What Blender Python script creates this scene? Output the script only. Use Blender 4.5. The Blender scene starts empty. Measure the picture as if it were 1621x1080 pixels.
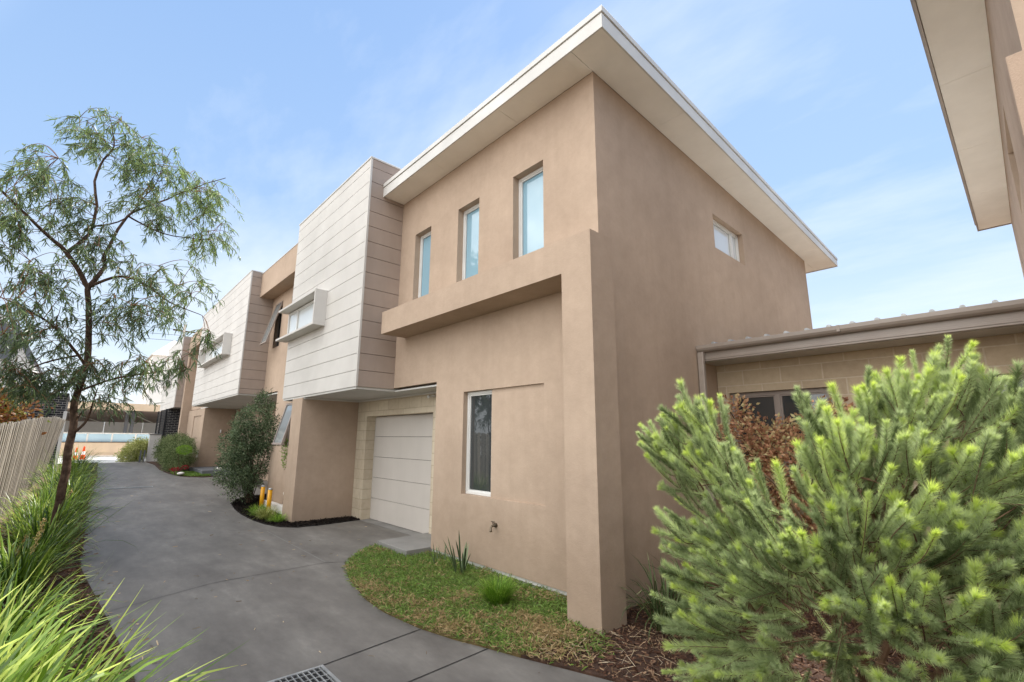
import bpy, math, random
import numpy as np
from mathutils import Vector, Matrix, noise as mnoise
random.seed(7); RNG = np.random.default_rng(7)
S = bpy.context.scene; COL = S.collection
R = math.radians

# ------------------------------------------------------------------ ground profile
def gz(y):
    return float(np.interp(y, [-50, 9.5, 24, 28.3, 36, 60, 400], [0, 0, .26, .40, .40, .42, .42]))

# ------------------------------------------------------------------ materials
def srgb(r, g, b):
    f = lambda c: ((c/255+.055)/1.055)**2.4 if c/255 > .04045 else c/255/12.92
    return (f(r), f(g), f(b), 1)

def newmat(name):
    m = bpy.data.materials.new(name); m.use_nodes = True
    nt = m.node_tree; b = nt.nodes['Principled BSDF']
    return m, nt, b

def coords(nt, scale=(1, 1, 1), kind='Object'):
    t = nt.nodes.new('ShaderNodeTexCoord'); mp = nt.nodes.new('ShaderNodeMapping')
    mp.inputs['Scale'].default_value = scale
    nt.links.new(t.outputs[kind], mp.inputs[0]); return mp.outputs[0]

def noise_(nt, vec, scale, detail=4, rough=.55):
    n = nt.nodes.new('ShaderNodeTexNoise'); n.inputs['Scale'].default_value = scale
    n.inputs['Detail'].default_value = detail; n.inputs['Roughness'].default_value = rough
    nt.links.new(vec, n.inputs['Vector']); return n.outputs['Fac']

def ramp(nt, fac, stops):
    r = nt.nodes.new('ShaderNodeValToRGB'); e = r.color_ramp.elements
    while len(e) < len(stops): e.new(.5)
    for i, (p, c) in enumerate(stops): e[i].position = p; e[i].color = c
    nt.links.new(fac, r.inputs[0]); return r.outputs[0]

def mixc(nt, fac, a, b, mode='MIX'):
    m = nt.nodes.new('ShaderNodeMix'); m.data_type = 'RGBA'; m.blend_type = mode
    for s, v in ((0, fac), (6, a), (7, b)):
        if hasattr(v, 'links'): nt.links.new(v, m.inputs[s])
        else: m.inputs[s].default_value = v
    return m.outputs[2]

def bump(nt, b, h, strength, dist=.01):
    n = nt.nodes.new('ShaderNodeBump'); n.inputs['Strength'].default_value = strength
    n.inputs['Distance'].default_value = dist
    nt.links.new(h, n.inputs['Height']); nt.links.new(n.outputs[0], b.inputs['Normal'])

def mottled(name, c1, c2, scale=1.2, rough=.85, bumps=0, bscale=60, detail=5, streak=None, spec=.3, c3=None, metal=0):
    m, nt, b = newmat(name)
    v = coords(nt)
    f = noise_(nt, v, scale, detail, .62)
    stops = [(.34, c1), (.66, c2)] if c3 is None else [(.3, c1), (.5, c2), (.7, c3)]
    col = ramp(nt, f, stops)
    if streak:
        v2 = coords(nt, streak[0]); f2 = noise_(nt, v2, 1, 4, .6)
        k = ramp(nt, f2, [(.35, (streak[1],)*3+(1,)), (.65, (1, 1, 1, 1))])
        col = mixc(nt, 1.0, col, k, 'MULTIPLY')
    nt.links.new(col, b.inputs['Base Color'])
    b.inputs['Roughness'].default_value = rough
    b.inputs['Specular IOR Level'].default_value = spec
    b.inputs['Metallic'].default_value = metal
    if bumps:
        bump(nt, b, noise_(nt, v, bscale, 6, .7), bumps, .006)
    return m

M = {}
def stucco(name, c1, c2, bs):
    m, nt, b = newmat(name); v = coords(nt)
    c = ramp(nt, noise_(nt, v, .8, 6, .65), [(.32, c1), (.68, c2)])
    # fine trowel mottling, faint vertical weather runs, dusty splash zone at the foot
    c = mixc(nt, 1.0, c, ramp(nt, noise_(nt, v, 6.5, 6, .72), [(.30, (.93, .93, .925, 1)), (.70, (1.03, 1.03, 1.03, 1))]), 'MULTIPLY')
    c = mixc(nt, 1.0, c, ramp(nt, noise_(nt, coords(nt, (5.5, 5.5, .28)), 1, 5, .65), [(.28, (.955, .95, .945, 1)), (.55, (1, 1, 1, 1))]), 'MULTIPLY')
    t = nt.nodes.new('ShaderNodeTexCoord'); sx = nt.nodes.new('ShaderNodeSeparateXYZ'); nt.links.new(t.outputs['Object'], sx.inputs[0])
    a = nt.nodes.new('ShaderNodeMath'); a.operation = 'MULTIPLY_ADD'; nt.links.new(noise_(nt, v, 3.0, 5, .7), a.inputs[0]); a.inputs[1].default_value = -.9; nt.links.new(sx.outputs['Z'], a.inputs[2])
    c = mixc(nt, 1.0, c, ramp(nt, a.outputs[0], [(0, (.90, .89, .875, 1)), (.38, (1, 1, 1, 1))]), 'MULTIPLY')
    nt.links.new(c, b.inputs['Base Color']); b.inputs['Roughness'].default_value = .94; b.inputs['Specular IOR Level'].default_value = .12
    h = nt.nodes.new('ShaderNodeMath'); h.operation = 'MULTIPLY_ADD'; nt.links.new(noise_(nt, v, 9, 3, .6), h.inputs[0]); h.inputs[1].default_value = 1.6; nt.links.new(noise_(nt, v, 95, 6, .75), h.inputs[2])
    bump(nt, b, h.outputs[0], bs, .005)
    return m
M['render'] = stucco('tan_render', srgb(169, 149, 131), srgb(184, 163, 144), .55)
M['render_dark'] = stucco('tan_render_rough', srgb(168, 146, 128), srgb(182, 159, 140), 1.0)
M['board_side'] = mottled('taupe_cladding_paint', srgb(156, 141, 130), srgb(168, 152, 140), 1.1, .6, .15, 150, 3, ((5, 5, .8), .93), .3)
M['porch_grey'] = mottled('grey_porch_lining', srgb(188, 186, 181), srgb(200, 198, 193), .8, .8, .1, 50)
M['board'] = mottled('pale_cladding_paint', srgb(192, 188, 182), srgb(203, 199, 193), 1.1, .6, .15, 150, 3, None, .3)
M['groove'] = mottled('cladding_joint', srgb(120, 112, 104), srgb(130, 122, 114), 3)
M['white'] = mottled('white_fascia_paint', srgb(192, 190, 185), srgb(206, 204, 199), 1.4, .45, 0, 50, 3, ((1.5, 1.5, 6), .95), .4)
M['soffit'] = mottled('soffit_sheet', srgb(234, 230, 222), srgb(243, 240, 233), .8, .8, .1, 40, 4, ((3, 3, 3), .95), .2)
M['fascia_taupe'] = mottled('taupe_metal', srgb(146, 134, 124), srgb(160, 148, 138), 1.6, .38, 0, 50, 3, ((1, 1, 8), .92), .5)
M['alu'] = mottled('pale_aluminium', srgb(205, 204, 200), srgb(216, 215, 211), 2, .4, 0, 50, 2, None, .5)
M['taupe_frame'] = mottled('taupe_window_frame', srgb(142, 130, 122), srgb(152, 140, 131), 2, .45)
M['dark'] = mottled('dark_interior', srgb(22, 22, 23), srgb(34, 33, 33), 2, .8)
M['black_metal'] = mottled('black_metal', srgb(30, 30, 32), srgb(44, 43, 44), 3, .5)
M['door'] = mottled('garage_door_sheet', srgb(190, 183, 175), srgb(198, 191, 183), .7, .6, .1, 200, 3, ((7, 7, .6), .97))
M['yellow'] = mottled('yellow_paint', srgb(236, 166, 8), srgb(244, 180, 20), 4, .4, 0, 50, 3, ((20, 20, 3), .9), .5)
M['galv'] = mottled('galvanised_steel', srgb(150, 152, 152), srgb(178, 180, 180), 8, .45, 0, 50, 4, None, .5, None, .5)
M['galv_roof'] = mottled('pale_zinc_sheet', srgb(206, 202, 194), srgb(216, 212, 205), 1.5, .5, 0, 50, 3, None, .4)
M['brass'] = mottled('aged_brass', srgb(92, 82, 70), srgb(122, 110, 92), 20, .4, 0, 50, 4, None, .5, None, .7)
M['slab'] = mottled('smooth_grey_slab', srgb(122, 120, 117), srgb(138, 136, 132), 2.2, .8, .3, 90, 5)
M['concrete_pale'] = mottled('pale_concrete', srgb(196, 191, 184), srgb(212, 207, 200), 1.5, .85, .3, 60, 5, ((3, 3, .4), .9))
M['sandstone'] = mottled('sand_render_wall', srgb(214, 190, 160), srgb(226, 204, 176), .6, .9, .2, 30, 4, ((2, 2, .4), .93))
M['station_soffit'] = mottled('taupe_lining', srgb(150, 134, 124), srgb(160, 144, 133), .5, .8)
M['road'] = mottled('pale_road_concrete', srgb(196, 194, 190), srgb(214, 212, 208), .7, .85, .2, 60)
M['white_house'] = mottled('white_neighbour_render', srgb(218, 213, 205), srgb(228, 224, 217), .6, .9, .2, 40)
M['grey_clad'] = mottled('grey_neighbour_cladding', srgb(96, 98, 102), srgb(110, 112, 116), .6, .8)
M['earth'] = mottled('bare_earth', srgb(92, 76, 62), srgb(122, 104, 86), 1.5, .95, .6, 20)
M['bark'] = mottled('brown_bark', srgb(70, 54, 44), srgb(112, 92, 78), 14, .95, 1.0, 40, 6, ((30, 30, 3), .7), .1)
M['twig'] = mottled('twig_brown', srgb(104, 72, 50), srgb(132, 96, 70), 14, .9)
M['cone'] = mottled('orange_plastic', srgb(238, 78, 26), srgb(246, 92, 34), 4, .5)
M['white_band'] = mottled('reflective_white_band', srgb(235, 235, 232), srgb(242, 242, 240), 4, .4)
M['plume_stem'] = mottled('bush_stem', srgb(82, 62, 48), srgb(116, 90, 68), 20, .9, .6, 60)
M['stone'] = mottled('pale_garden_stone', srgb(196, 188, 174), srgb(216, 210, 198), 9, .85, .6, 30)
M['light_strip'] = mottled('white_strip', srgb(226, 220, 208), srgb(236, 231, 220), 4, .5)

def glass(name, col, rough=.03, spec=1.0, metal=0.0):
    m, nt, b = newmat(name)
    v = coords(nt); f = noise_(nt, v, .6, 2)
    nt.links.new(ramp(nt, f, [(.3, col), (.7, tuple(min(1, c*1.12) for c in col[:3])+(1,))]), b.inputs['Base Color'])
    b.inputs['Roughness'].default_value = rough; b.inputs['Specular IOR Level'].default_value = spec
    b.inputs['IOR'].default_value = 1.52; b.inputs['Metallic'].default_value = metal
    return m
M['glass_blue'] = glass('pale_blue_glass', srgb(128, 162, 178), .03)
M['glass_mid'] = glass('grey_glass', srgb(120, 124, 124), .05)
M['glass_pale'] = glass('frosted_pale_glass', srgb(206, 210, 210), .12)
M['glass_dark'] = glass('dark_glass', srgb(52, 56, 58), .02)
M['glass_fence'] = glass('blue_balustrade_glass', srgb(190, 216, 226), .1)

def blocks(name, axis, c1, c2, mortar, w, h, ms=.008, bmp=.5, rockface=0):
    """masonry; axis 'X' = wall facing along X (uses y,z), 'Y' = wall facing along Y (uses x,z)"""
    m, nt, b = newmat(name)
    t = nt.nodes.new('ShaderNodeTexCoord'); sp = nt.nodes.new('ShaderNodeSeparateXYZ'); cb = nt.nodes.new('ShaderNodeCombineXYZ')
    nt.links.new(t.outputs['Object'], sp.inputs[0])
    nt.links.new(sp.outputs['Y' if axis == 'X' else 'X'], cb.inputs[0]); nt.links.new(sp.outputs['Z'], cb.inputs[1])
    br = nt.nodes.new('ShaderNodeTexBrick'); nt.links.new(cb.outputs[0], br.inputs[0])
    br.inputs['Scale'].default_value = 1; br.inputs['Brick Width'].default_value = w; br.inputs['Row Height'].default_value = h
    br.inputs['Mortar Size'].default_value = ms; br.inputs['Mortar Smooth'].default_value = .3; br.inputs['Bias'].default_value = 0
    br.inputs['Color1'].default_value = c1; br.inputs['Color2'].default_value = c2; br.inputs['Mortar'].default_value = mortar
    n = noise_(nt, t.outputs['Object'], 9, 6, .65)
    col = mixc(nt, 1.0, br.outputs['Color'], ramp(nt, n, [(.3, (.86, .84, .82, 1)), (.7, (1, 1, 1, 1))]), 'MULTIPLY')
    nt.links.new(col, b.inputs['Base Color']); b.inputs['Roughness'].default_value = .9
    b.inputs['Specular IOR Level'].default_value = .2
    mth = nt.nodes.new('ShaderNodeMath'); mth.operation = 'MULTIPLY_ADD'
    nt.links.new(br.outputs['Fac'], mth.inputs[0]); mth.inputs[1].default_value = -1.0
    n2 = noise_(nt, t.outputs['Object'], 30, 5, .7)
    nt.links.new(n2, mth.inputs[2])
    bump(nt, b, mth.outputs[0], bmp, .008)
    return m
M['limestone_X'] = blocks('limestone_blocks', 'X', srgb(196, 178, 152), srgb(184, 166, 142), srgb(204, 190, 168), .455, .195)
M['limestone_Y'] = blocks('limestone_blocks_side', 'Y', srgb(222, 208, 186), srgb(212, 198, 176), srgb(228, 218, 200), .4, .195)
M['cream_block'] = blocks('cream_blocks', 'X', srgb(208, 196, 174), srgb(198, 184, 162), srgb(184, 170, 148), .395, .195)
M['black_brick_Y'] = blocks('black_bricks', 'Y', srgb(34, 34, 38), srgb(46, 46, 50), srgb(150, 146, 140), .24, .086, .007)
M['black_brick_X'] = blocks('black_bricks_front', 'X', srgb(34, 34, 38), srgb(46, 46, 50), srgb(150, 146, 140), .24, .086, .007)

# driveway concrete
m, nt, b = newmat('charcoal_driveway_concrete')
v = coords(nt)
f1 = noise_(nt, v, .55, 6, .62); f2 = noise_(nt, coords(nt, (1, .35, 1)), 2.3, 6, .7); f3 = noise_(nt, v, 9, 6, .7)
c = ramp(nt, f1, [(.3, srgb(92, 88, 84)), (.52, srgb(108, 104, 99)), (.72, srgb(128, 124, 118))])
c = mixc(nt, .68, c, ramp(nt, f2, [(.28, srgb(80, 76, 72)), (.48, srgb(106, 102, 97)), (.60, srgb(122, 118, 112)), (.78, srgb(152, 148, 141))]))
c = mixc(nt, 1.0, c, ramp(nt, f3, [(.3, (.9, .9, .9, 1)), (.7, (1.0, 1.0, 1.0, 1))]), 'MULTIPLY')
nt.links.new(c, b.inputs['Base Color']); b.inputs['Roughness'].default_value = .62; b.inputs['Specular IOR Level'].default_value = .35
bump(nt, b, noise_(nt, v, 140, 5, .7), .25, .003)
M['driveway'] = m

# weathered paling
m, nt, b = newmat('weathered_timber')
v = coords(nt, (14, 14, .9)); f1 = noise_(nt, v, 1.6, 6, .7)
at = nt.nodes.new('ShaderNodeAttribute'); at.attribute_name = 'tone'
c = ramp(nt, f1, [(.25, srgb(122, 114, 105)), (.5, srgb(184, 177, 166)), (.75, srgb(214, 208, 198))])
c = mixc(nt, 1.0, c, ramp(nt, at.outputs['Fac'], [(0, (.55, .54, .53, 1)), (1, (1.1, 1.08, 1.05, 1))]), 'MULTIPLY')
nt.links.new(c, b.inputs['Base Color']); b.inputs['Roughness'].default_value = .92
bump(nt, b, noise_(nt, coords(nt, (60, 60, 2)), 1.5, 5, .7), .5, .004)
M['paling'] = m

def leafmat(name, dark, mid, light, trans=.3, rough=.5, spec=.3):
    """two-sided leaf: colour from the per-leaf attribute 'tone'"""
    m, nt, b = newmat(name)
    at = nt.nodes.new('ShaderNodeAttribute'); at.attribute_name = 'tone'
    c = ramp(nt, at.outputs['Fac'], [(0, dark), (.5, mid), (1, light)])
    nt.links.new(c, b.inputs['Base Color']); b.inputs['Roughness'].default_value = rough
    b.inputs['Specular IOR Level'].default_value = spec
    tr = nt.nodes.new('ShaderNodeBsdfTranslucent'); nt.links.new(c, tr.inputs[0])
    mx = nt.nodes.new('ShaderNodeMixShader'); mx.inputs[0].default_value = trans
    nt.links.new(b.outputs[0], mx.inputs[1]); nt.links.new(tr.outputs[0], mx.inputs[2])
    nt.links.new(mx.outputs[0], nt.nodes['Material Output'].inputs[0])
    return m
M['gum'] = leafmat('gum_leaf', srgb(66, 82, 58), srgb(106, 126, 84), srgb(150, 172, 96), .4, .4, .5)
M['grass'] = leafmat('strappy_leaf', srgb(52, 78, 28), srgb(112, 144, 44), srgb(190, 204, 98), .35, .35, .45)
M['seed'] = leafmat('dry_seed_head', srgb(160, 134, 84), srgb(196, 170, 112), srgb(220, 200, 150), .3, .8)
M['lawn'] = leafmat('buffalo_lawn_leaf', srgb(184, 156, 116), srgb(84, 112, 48), srgb(140, 168, 82), .35, .5)
M['wool'] = leafmat('silvery_needle', srgb(100, 116, 72), srgb(186, 200, 148), srgb(212, 228, 112), .42, .5, .25)
M['olive'] = leafmat('olive_leaf', srgb(58, 72, 48), srgb(92, 110, 76), srgb(148, 164, 126), .25, .5)
M['hedge'] = leafmat('hedge_leaf', srgb(62, 78, 42), srgb(104, 120, 74), srgb(150, 158, 112), .3, .6)
M['bright_leaf'] = leafmat('lime_leaf', srgb(82, 120, 36), srgb(120, 160, 48), srgb(178, 204, 90), .35, .5)
M['varieg'] = leafmat('pale_yellow_leaf', srgb(132, 140, 70), srgb(184, 188, 112), srgb(222, 220, 168), .35, .5)
M['maple'] = leafmat('russet_leaf', srgb(132, 92, 70), srgb(196, 148, 116), srgb(198, 190, 140), .4, .5)
M['magnolia'] = leafmat('magnolia_leaf', srgb(104, 60, 34), srgb(146, 98, 50), srgb(122, 142, 62), .25, .35, .5)
M['redfl'] = leafmat('red_flower', srgb(96, 20, 30), srgb(150, 30, 42), srgb(180, 50, 60), .3, .5)
M['chip'] = leafmat('bark_chip', srgb(58, 40, 32), srgb(98, 70, 56), srgb(168, 140, 112), 0, .9, .1)
M['chip_dark'] = leafmat('black_mulch_chip', srgb(22, 19, 18), srgb(36, 31, 28), srgb(58, 48, 42), 0, .9, .1)
M['straw'] = leafmat('dry_stem', srgb(150, 124, 96), srgb(186, 164, 134), srgb(214, 196, 168), 0, .9, .1)
M['mulch_base'] = mottled('mulch_base', srgb(50, 36, 29), srgb(82, 60, 48), 14, .95, 1, 60)
M['mulch_black'] = mottled('black_mulch_base', srgb(24, 21, 20), srgb(38, 33, 30), 16, .95, 1, 60)
M['lawn_base'] = mottled('lawn_soil', srgb(78, 76, 42), srgb(112, 92, 62), 7, .95, .8, 50)

# ------------------------------------------------------------------ mesh helpers
class MB:
    def __init__(s): s.v = []; s.f = []; s.tone = []
    def quad(s, a, b, c, d):
        n = len(s.v); s.v += [tuple(a), tuple(b), tuple(c), tuple(d)]; s.f.append((n, n+1, n+2, n+3)); return s
    def box(s, x0, x1, y0, y1, z0, z1, tone=None):
        n = len(s.v)
        s.v += [(x0,y0,z0),(x1,y0,z0),(x1,y1,z0),(x0,y1,z0),(x0,y0,z1),(x1,y0,z1),(x1,y1,z1),(x0,y1,z1)]
        s.f += [(n,n+3,n+2,n+1),(n+4,n+5,n+6,n+7),(n,n+1,n+5,n+4),(n+1,n+2,n+6,n+5),(n+2,n+3,n+7,n+6),(n+3,n,n+4,n+7)]
        if tone is not None: s.tone += [tone]*8
        return s
    def hexa(s, p, tone=None):
        """8 corners, bottom ring then top ring, both counter-clockwise from above"""
        n = len(s.v); s.v += [tuple(q) for q in p]
        s.f += [(n,n+3,n+2,n+1),(n+4,n+5,n+6,n+7),(n,n+1,n+5,n+4),(n+1,n+2,n+6,n+5),(n+2,n+3,n+7,n+6),(n+3,n,n+4,n+7)]
        if tone is not None: s.tone += [tone]*8
        return s
    def prism(s, pts, z0, z1):
        n = len(s.v); k = len(pts)
        s.v += [(x, y, z0) for x, y in pts]+[(x, y, z1) for x, y in pts]
        s.f += [tuple(n+k-1-i for i in range(k)), tuple(n+k+i for i in range(k))]
        s.f += [(n+i, n+(i+1) % k, n+k+(i+1) % k, n+k+i) for i in range(k)]; return s
    def tube(s, pts, rads, seg=8, cap=True):
        pts = [Vector(p) for p in pts]
        if not hasattr(rads, '__len__'): rads = [rads]*len(pts)
        base = len(s.v); up = Vector((0, 0, 1)); prev = None
        for i, p in enumerate(pts):
            d = (pts[min(i+1, len(pts)-1)]-pts[max(i-1, 0)]).normalized()
            a = d.cross(up) if prev is None else (prev-d*prev.dot(d))
            if a.length < 1e-4: a = d.cross(Vector((1, 0, 0)))
            a.normalize(); prev = a; c = d.cross(a)
            for k in range(seg):
                t = 2*math.pi*k/seg; s.v.append(tuple(p+(a*math.cos(t)+c*math.sin(t))*rads[i]))
        for i in range(len(pts)-1):
            for k in range(seg):
                q = base+i*seg; s.f.append((q+k, q+(k+1) % seg, q+seg+(k+1) % seg, q+seg+k))
        if cap:
            s.f.append(tuple(base+k for k in range(seg))); q = base+(len(pts)-1)*seg
            s.f.append(tuple(q+seg-1-k for k in range(seg)))
        return s
    def lathe(s, prof, c=(0, 0, 0), seg=16):
        n = len(s.v)
        for r, z in prof:
            for k in range(seg):
                t = 2*math.pi*k/seg; s.v.append((c[0]+r*math.cos(t), c[1]+r*math.sin(t), c[2]+z))
        for i in range(len(prof)-1):
            for k in range(seg):
                q = n+i*seg; s.f.append((q+k, q+(k+1) % seg, q+seg+(k+1) % seg, q+seg+k))
        s.f.append(tuple(n+seg-1-k for k in range(seg))); q = n+(len(prof)-1)*seg; s.f.append(tuple(q+k for k in range(seg)))
        return s
    def build(s, name, mat, parent=None, smooth=False, bevel=0, loc=None):
        me = bpy.data.meshes.new(name)
        o = bpy.data.objects.new(name, me); COL.objects.link(o)
        off = Vector(loc) if loc else Vector((0, 0, 0))
        vs = s.v if not loc else [tuple(Vector(q)-off) for q in s.v]
        me.from_pydata(vs, [], s.f); me.update()
        if s.tone and len(s.tone) == len(s.v):
            a = me.attributes.new('tone', 'FLOAT', 'POINT'); a.data.foreach_set('value', s.tone)
        me.materials.append(M[mat] if isinstance(mat, str) else mat)
        if smooth: me.polygons.foreach_set('use_smooth', [True]*len(me.polygons))
        if bevel:
            bv = o.modifiers.new('bevel', 'BEVEL'); bv.width = bevel; bv.segments = 2; bv.limit_method = 'ANGLE'
        o.location = off
        if parent:
            o.parent = parent
            w = parent.location.copy(); q = parent.parent
            while q: w += q.location; q = q.parent
            o.location = off-w
        return o

def tag(o, label=None, cat=None, group=None, kind=None):
    if label: o['label'] = label
    if cat: o['category'] = cat
    if group: o['group'] = group
    if kind: o['kind'] = kind
    return o

def empty(name, loc, label, cat, group=None):
    o = bpy.data.objects.new(name, None); COL.objects.link(o); o.location = loc; o.empty_display_size = .2
    return tag(o, label, cat, group, 'thing')

def wall_x(mb, x0, x1, y0, y1, z0, z1, holes=(), topf=None):
    """wall slab between x0 (front) and x1 with rectangular holes (ya,yb,za,zb); topf(x,y) gives an optional sloping top"""
    ys = sorted({y0, y1, *[min(max(h[i], y0), y1) for h in holes for i in (0, 1)]})
    zs = sorted({z0, z1, *[min(max(h[i], z0), z1) for h in holes for i in (2, 3)]})
    solid = lambda i, j: 0 <= i < len(ys)-1 and 0 <= j < len(zs)-1 and not any(
        h[0]-1e-6 <= (ys[i]+ys[i+1])/2 <= h[1]+1e-6 and h[2] <= (zs[j]+zs[j+1])/2 <= h[3] for h in holes)
    for i in range(len(ys)-1):
        for j in range(len(zs)-1):
            if not solid(i, j): continue
            a, b_, c, d = ys[i], ys[i+1], zs[j], zs[j+1]
            mb.quad((x0,b_,c),(x0,a,c),(x0,a,d),(x0,b_,d)); mb.quad((x1,a,c),(x1,b_,c),(x1,b_,d),(x1,a,d))
            if not solid(i-1, j): mb.quad((x0,a,c),(x1,a,c),(x1,a,d),(x0,a,d))
            if not solid(i+1, j): mb.quad((x1,b_,c),(x0,b_,c),(x0,b_,d),(x1,b_,d))
            if not solid(i, j-1): mb.quad((x0,a,c),(x0,b_,c),(x1,b_,c),(x1,a,c))
            if not solid(i, j+1): mb.quad((x0,a,d),(x1,a,d),(x1,b_,d),(x0,b_,d))
    return mb

def swapxy(mb):
    mb.v = [(y, x, z) for x, y, z in mb.v]; mb.f = [tuple(reversed(f)) for f in mb.f]; return mb

def window_x(parent, x, y0, y1, z0, z1, gl='glass_blue', fr='alu', w=.035, d=.05, mull=(), side=-1, label=None, yaxis=False, sill=False):
    """window whose outer frame face is at x, looking toward side*X; returns the frame object"""
    xa, xb = (x, x+d) if side < 0 else (x-d, x)
    f = MB()
    f.box(xa, xb, y0, y1, z0, z0+w); f.box(xa, xb, y0, y1, z1-w, z1)
    f.box(xa, xb, y0, y0+w, z0+w, z1-w); f.box(xa, xb, y1-w, y1, z0+w, z1-w)
    for mm in mull: f.box(xa, xb, mm-w*.6, mm+w*.6, z0+w, z1-w)
    g = MB(); gx = x-side*d*.55
    edges = [y0+w]+[q for mm in mull for q in (mm-w*.6, mm+w*.6)]+[y1-w]
    # sash bead a little inside the frame
    f2 = MB(); t = .018; bx0, bx1 = (x+.012, x+d*.5) if side < 0 else (x-d*.5, x-.012)
    for i in range(0, len(edges), 2):
        a, b_ = edges[i], edges[i+1]
        f2.box(bx0, bx1, a, b_, z0+w, z0+w+t); f2.box(bx0, bx1, a, b_, z1-w-t, z1-w)
        f2.box(bx0, bx1, a, a+t, z0+w+t, z1-w-t); f2.box(bx0, bx1, b_-t, b_, z0+w+t, z1-w-t)
        g.box(min(gx, gx-side*.006), max(gx, gx-side*.006), a+t, b_-t, z0+w+t, z1-w-t)
    if yaxis: swapxy(f); swapxy(g); swapxy(f2)
    fo = f.build('window', fr, parent, bevel=.003)
    f2.build('sash', fr, fo); g.build('pane', gl, fo)
    if label: fo['label'] = label
    return fo

def boards_x(mb, x, th, y0, y1, z0, z1, zs, gap=.009, edge0=0., edge1=0.):
    """horizontal boards on a face looking toward -X, joints at heights zs"""
    lv = [z0]+sorted(z for z in zs if z0+.02 < z < z1-.02)+[z1]
    for a, b_ in zip(lv[:-1], lv[1:]):
        mb.box(x, x+th, y0+edge0, y1-edge1, a+(gap/2 if a > z0 else 0), b_-(gap/2 if b_ < z1 else 0))
    return mb

# ------------------------------------------------------------------ foliage in bulk
def mesh_arrays(name, verts, nper, mat, parent=None, tone=None, smooth=False, loc=None):
    """verts: (N*nper,3) with nper = 3 or 4 per face"""
    verts = np.asarray(verts, np.float32).reshape(-1, 3)
    off = np.array(loc if loc is not None else (0, 0, 0), np.float32)
    if loc is not None: verts = verts-off
    nf = len(verts)//nper
    me = bpy.data.meshes.new(name)
    me.vertices.add(len(verts)); me.vertices.foreach_set('co', verts.ravel())
    me.loops.add(nf*nper); me.loops.foreach_set('vertex_index', np.arange(nf*nper, dtype=np.int32))
    me.polygons.add(nf); me.polygons.foreach_set('loop_start', np.arange(0, nf*nper, nper, dtype=np.int32))
    me.polygons.foreach_set('loop_total', np.full(nf, nper, np.int32))
    me.update(calc_edges=True)
    if tone is not None:
        a = me.attributes.new('tone', 'FLOAT', 'POINT'); a.data.foreach_set('value', np.asarray(tone, np.float32).ravel())
    me.materials.append(M[mat]); me.validate()
    o = bpy.data.objects.new(name, me); COL.objects.link(o); o.location = off
    if parent:
        o.parent = parent; o.location = Vector(off)-parent.location
    return o

def unit(a): return a/np.maximum(np.linalg.norm(a, axis=-1, keepdims=True), 1e-9)

def leaves(P, D, length, width, curve=.15, segs=2, tone=None, fold=None, rng=RNG, sag=None):
    """flat curved leaves as quads: P base points, D directions. -> verts (4 per quad), tone"""
    n = len(P); D = unit(D)
    L = np.broadcast_to(length, (n,)).astype(float)[:, None]; W = np.broadcast_to(width, (n,)).astype(float)[:, None]
    Rn = unit(rng.normal(size=(n, 3))); side = unit(np.cross(D, Rn)); bend = np.cross(side, D)
    cv = (rng.normal(size=(n, 1))*curve) if np.isscalar(curve) else curve
    sg = np.zeros((n, 1)) if sag is None else np.broadcast_to(sag, (n,)).astype(float)[:, None]
    def pt(t): return P+D*L*t+bend*L*cv*4*t*(1-t)*-1+side*0+np.array([0, 0, -1.])*sg*L*t*t
    def wd(t): return W*.5*np.clip(math.sin(math.pi*(.12+.88*t)*.97), .06, 1) if segs > 1 else W*.5
    out = []; ts = np.linspace(0, 1, segs+1)
    for a, b_ in zip(ts[:-1], ts[1:]):
        pa, pb = pt(a), pt(b_); wa, wb = wd(a), wd(b_)
        out.append(np.stack([pa-side*wa, pa+side*wa, pb+side*wb, pb-side*wb], 1))
    V = np.stack(out, 1).reshape(-1, 3)
    tn = None
    if tone is not None: tn = np.repeat(np.asarray(tone), segs*4)
    return V, tn

def inside_ellipsoids(E, n, rng=RNG, shell=.0):
    w = np.array([e[3]*e[4]*e[5] for e in E])**.8; idx = rng.choice(len(E), n, p=w/w.sum())
    d = unit(rng.normal(size=(n, 3))); r = (shell+(1-shell)*rng.random(n))**(1/2.2)
    E = np.array(E); return E[idx, :3]+d*E[idx, 3:6]*r[:, None], d, idx

# ------------------------------------------------------------------ terrain, driveway, road
def strip(name, mat, poly, dz, ny=1.0, label=None, kind='structure', thick=0):
    import bmesh
    bm = bmesh.new(); vs = [bm.verts.new((x, y, 0)) for x, y in poly]; bm.faces.new(vs)
    ymin, ymax = min(p[1] for p in poly), max(p[1] for p in poly)
    for yb in [9.5, 12, 15, 18, 21, 24, 26, 28.3, 30, 36]:
        if ymin < yb < ymax:
            bmesh.ops.bisect_plane(bm, geom=bm.verts[:]+bm.edges[:]+bm.faces[:], plane_co=(0, yb, 0), plane_no=(0, 1, 0))
    for v_ in bm.verts: v_.co.z = gz(v_.co.y)+dz
    if thick:
        for v_ in bm.verts: v_.co.z -= thick
        r = bmesh.ops.extrude_face_region(bm, geom=bm.faces[:])
        for v_ in r['geom']:
            if isinstance(v_, bmesh.types.BMVert): v_.co.z += thick
    bmesh.ops.recalc_face_normals(bm, faces=bm.faces[:])
    me = bpy.data.meshes.new(name); bm.to_mesh(me); bm.free(); me.materials.append(M[mat])
    o = bpy.data.objects.new(name, me); COL.objects.link(o); o['kind'] = kind
    return o

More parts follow.
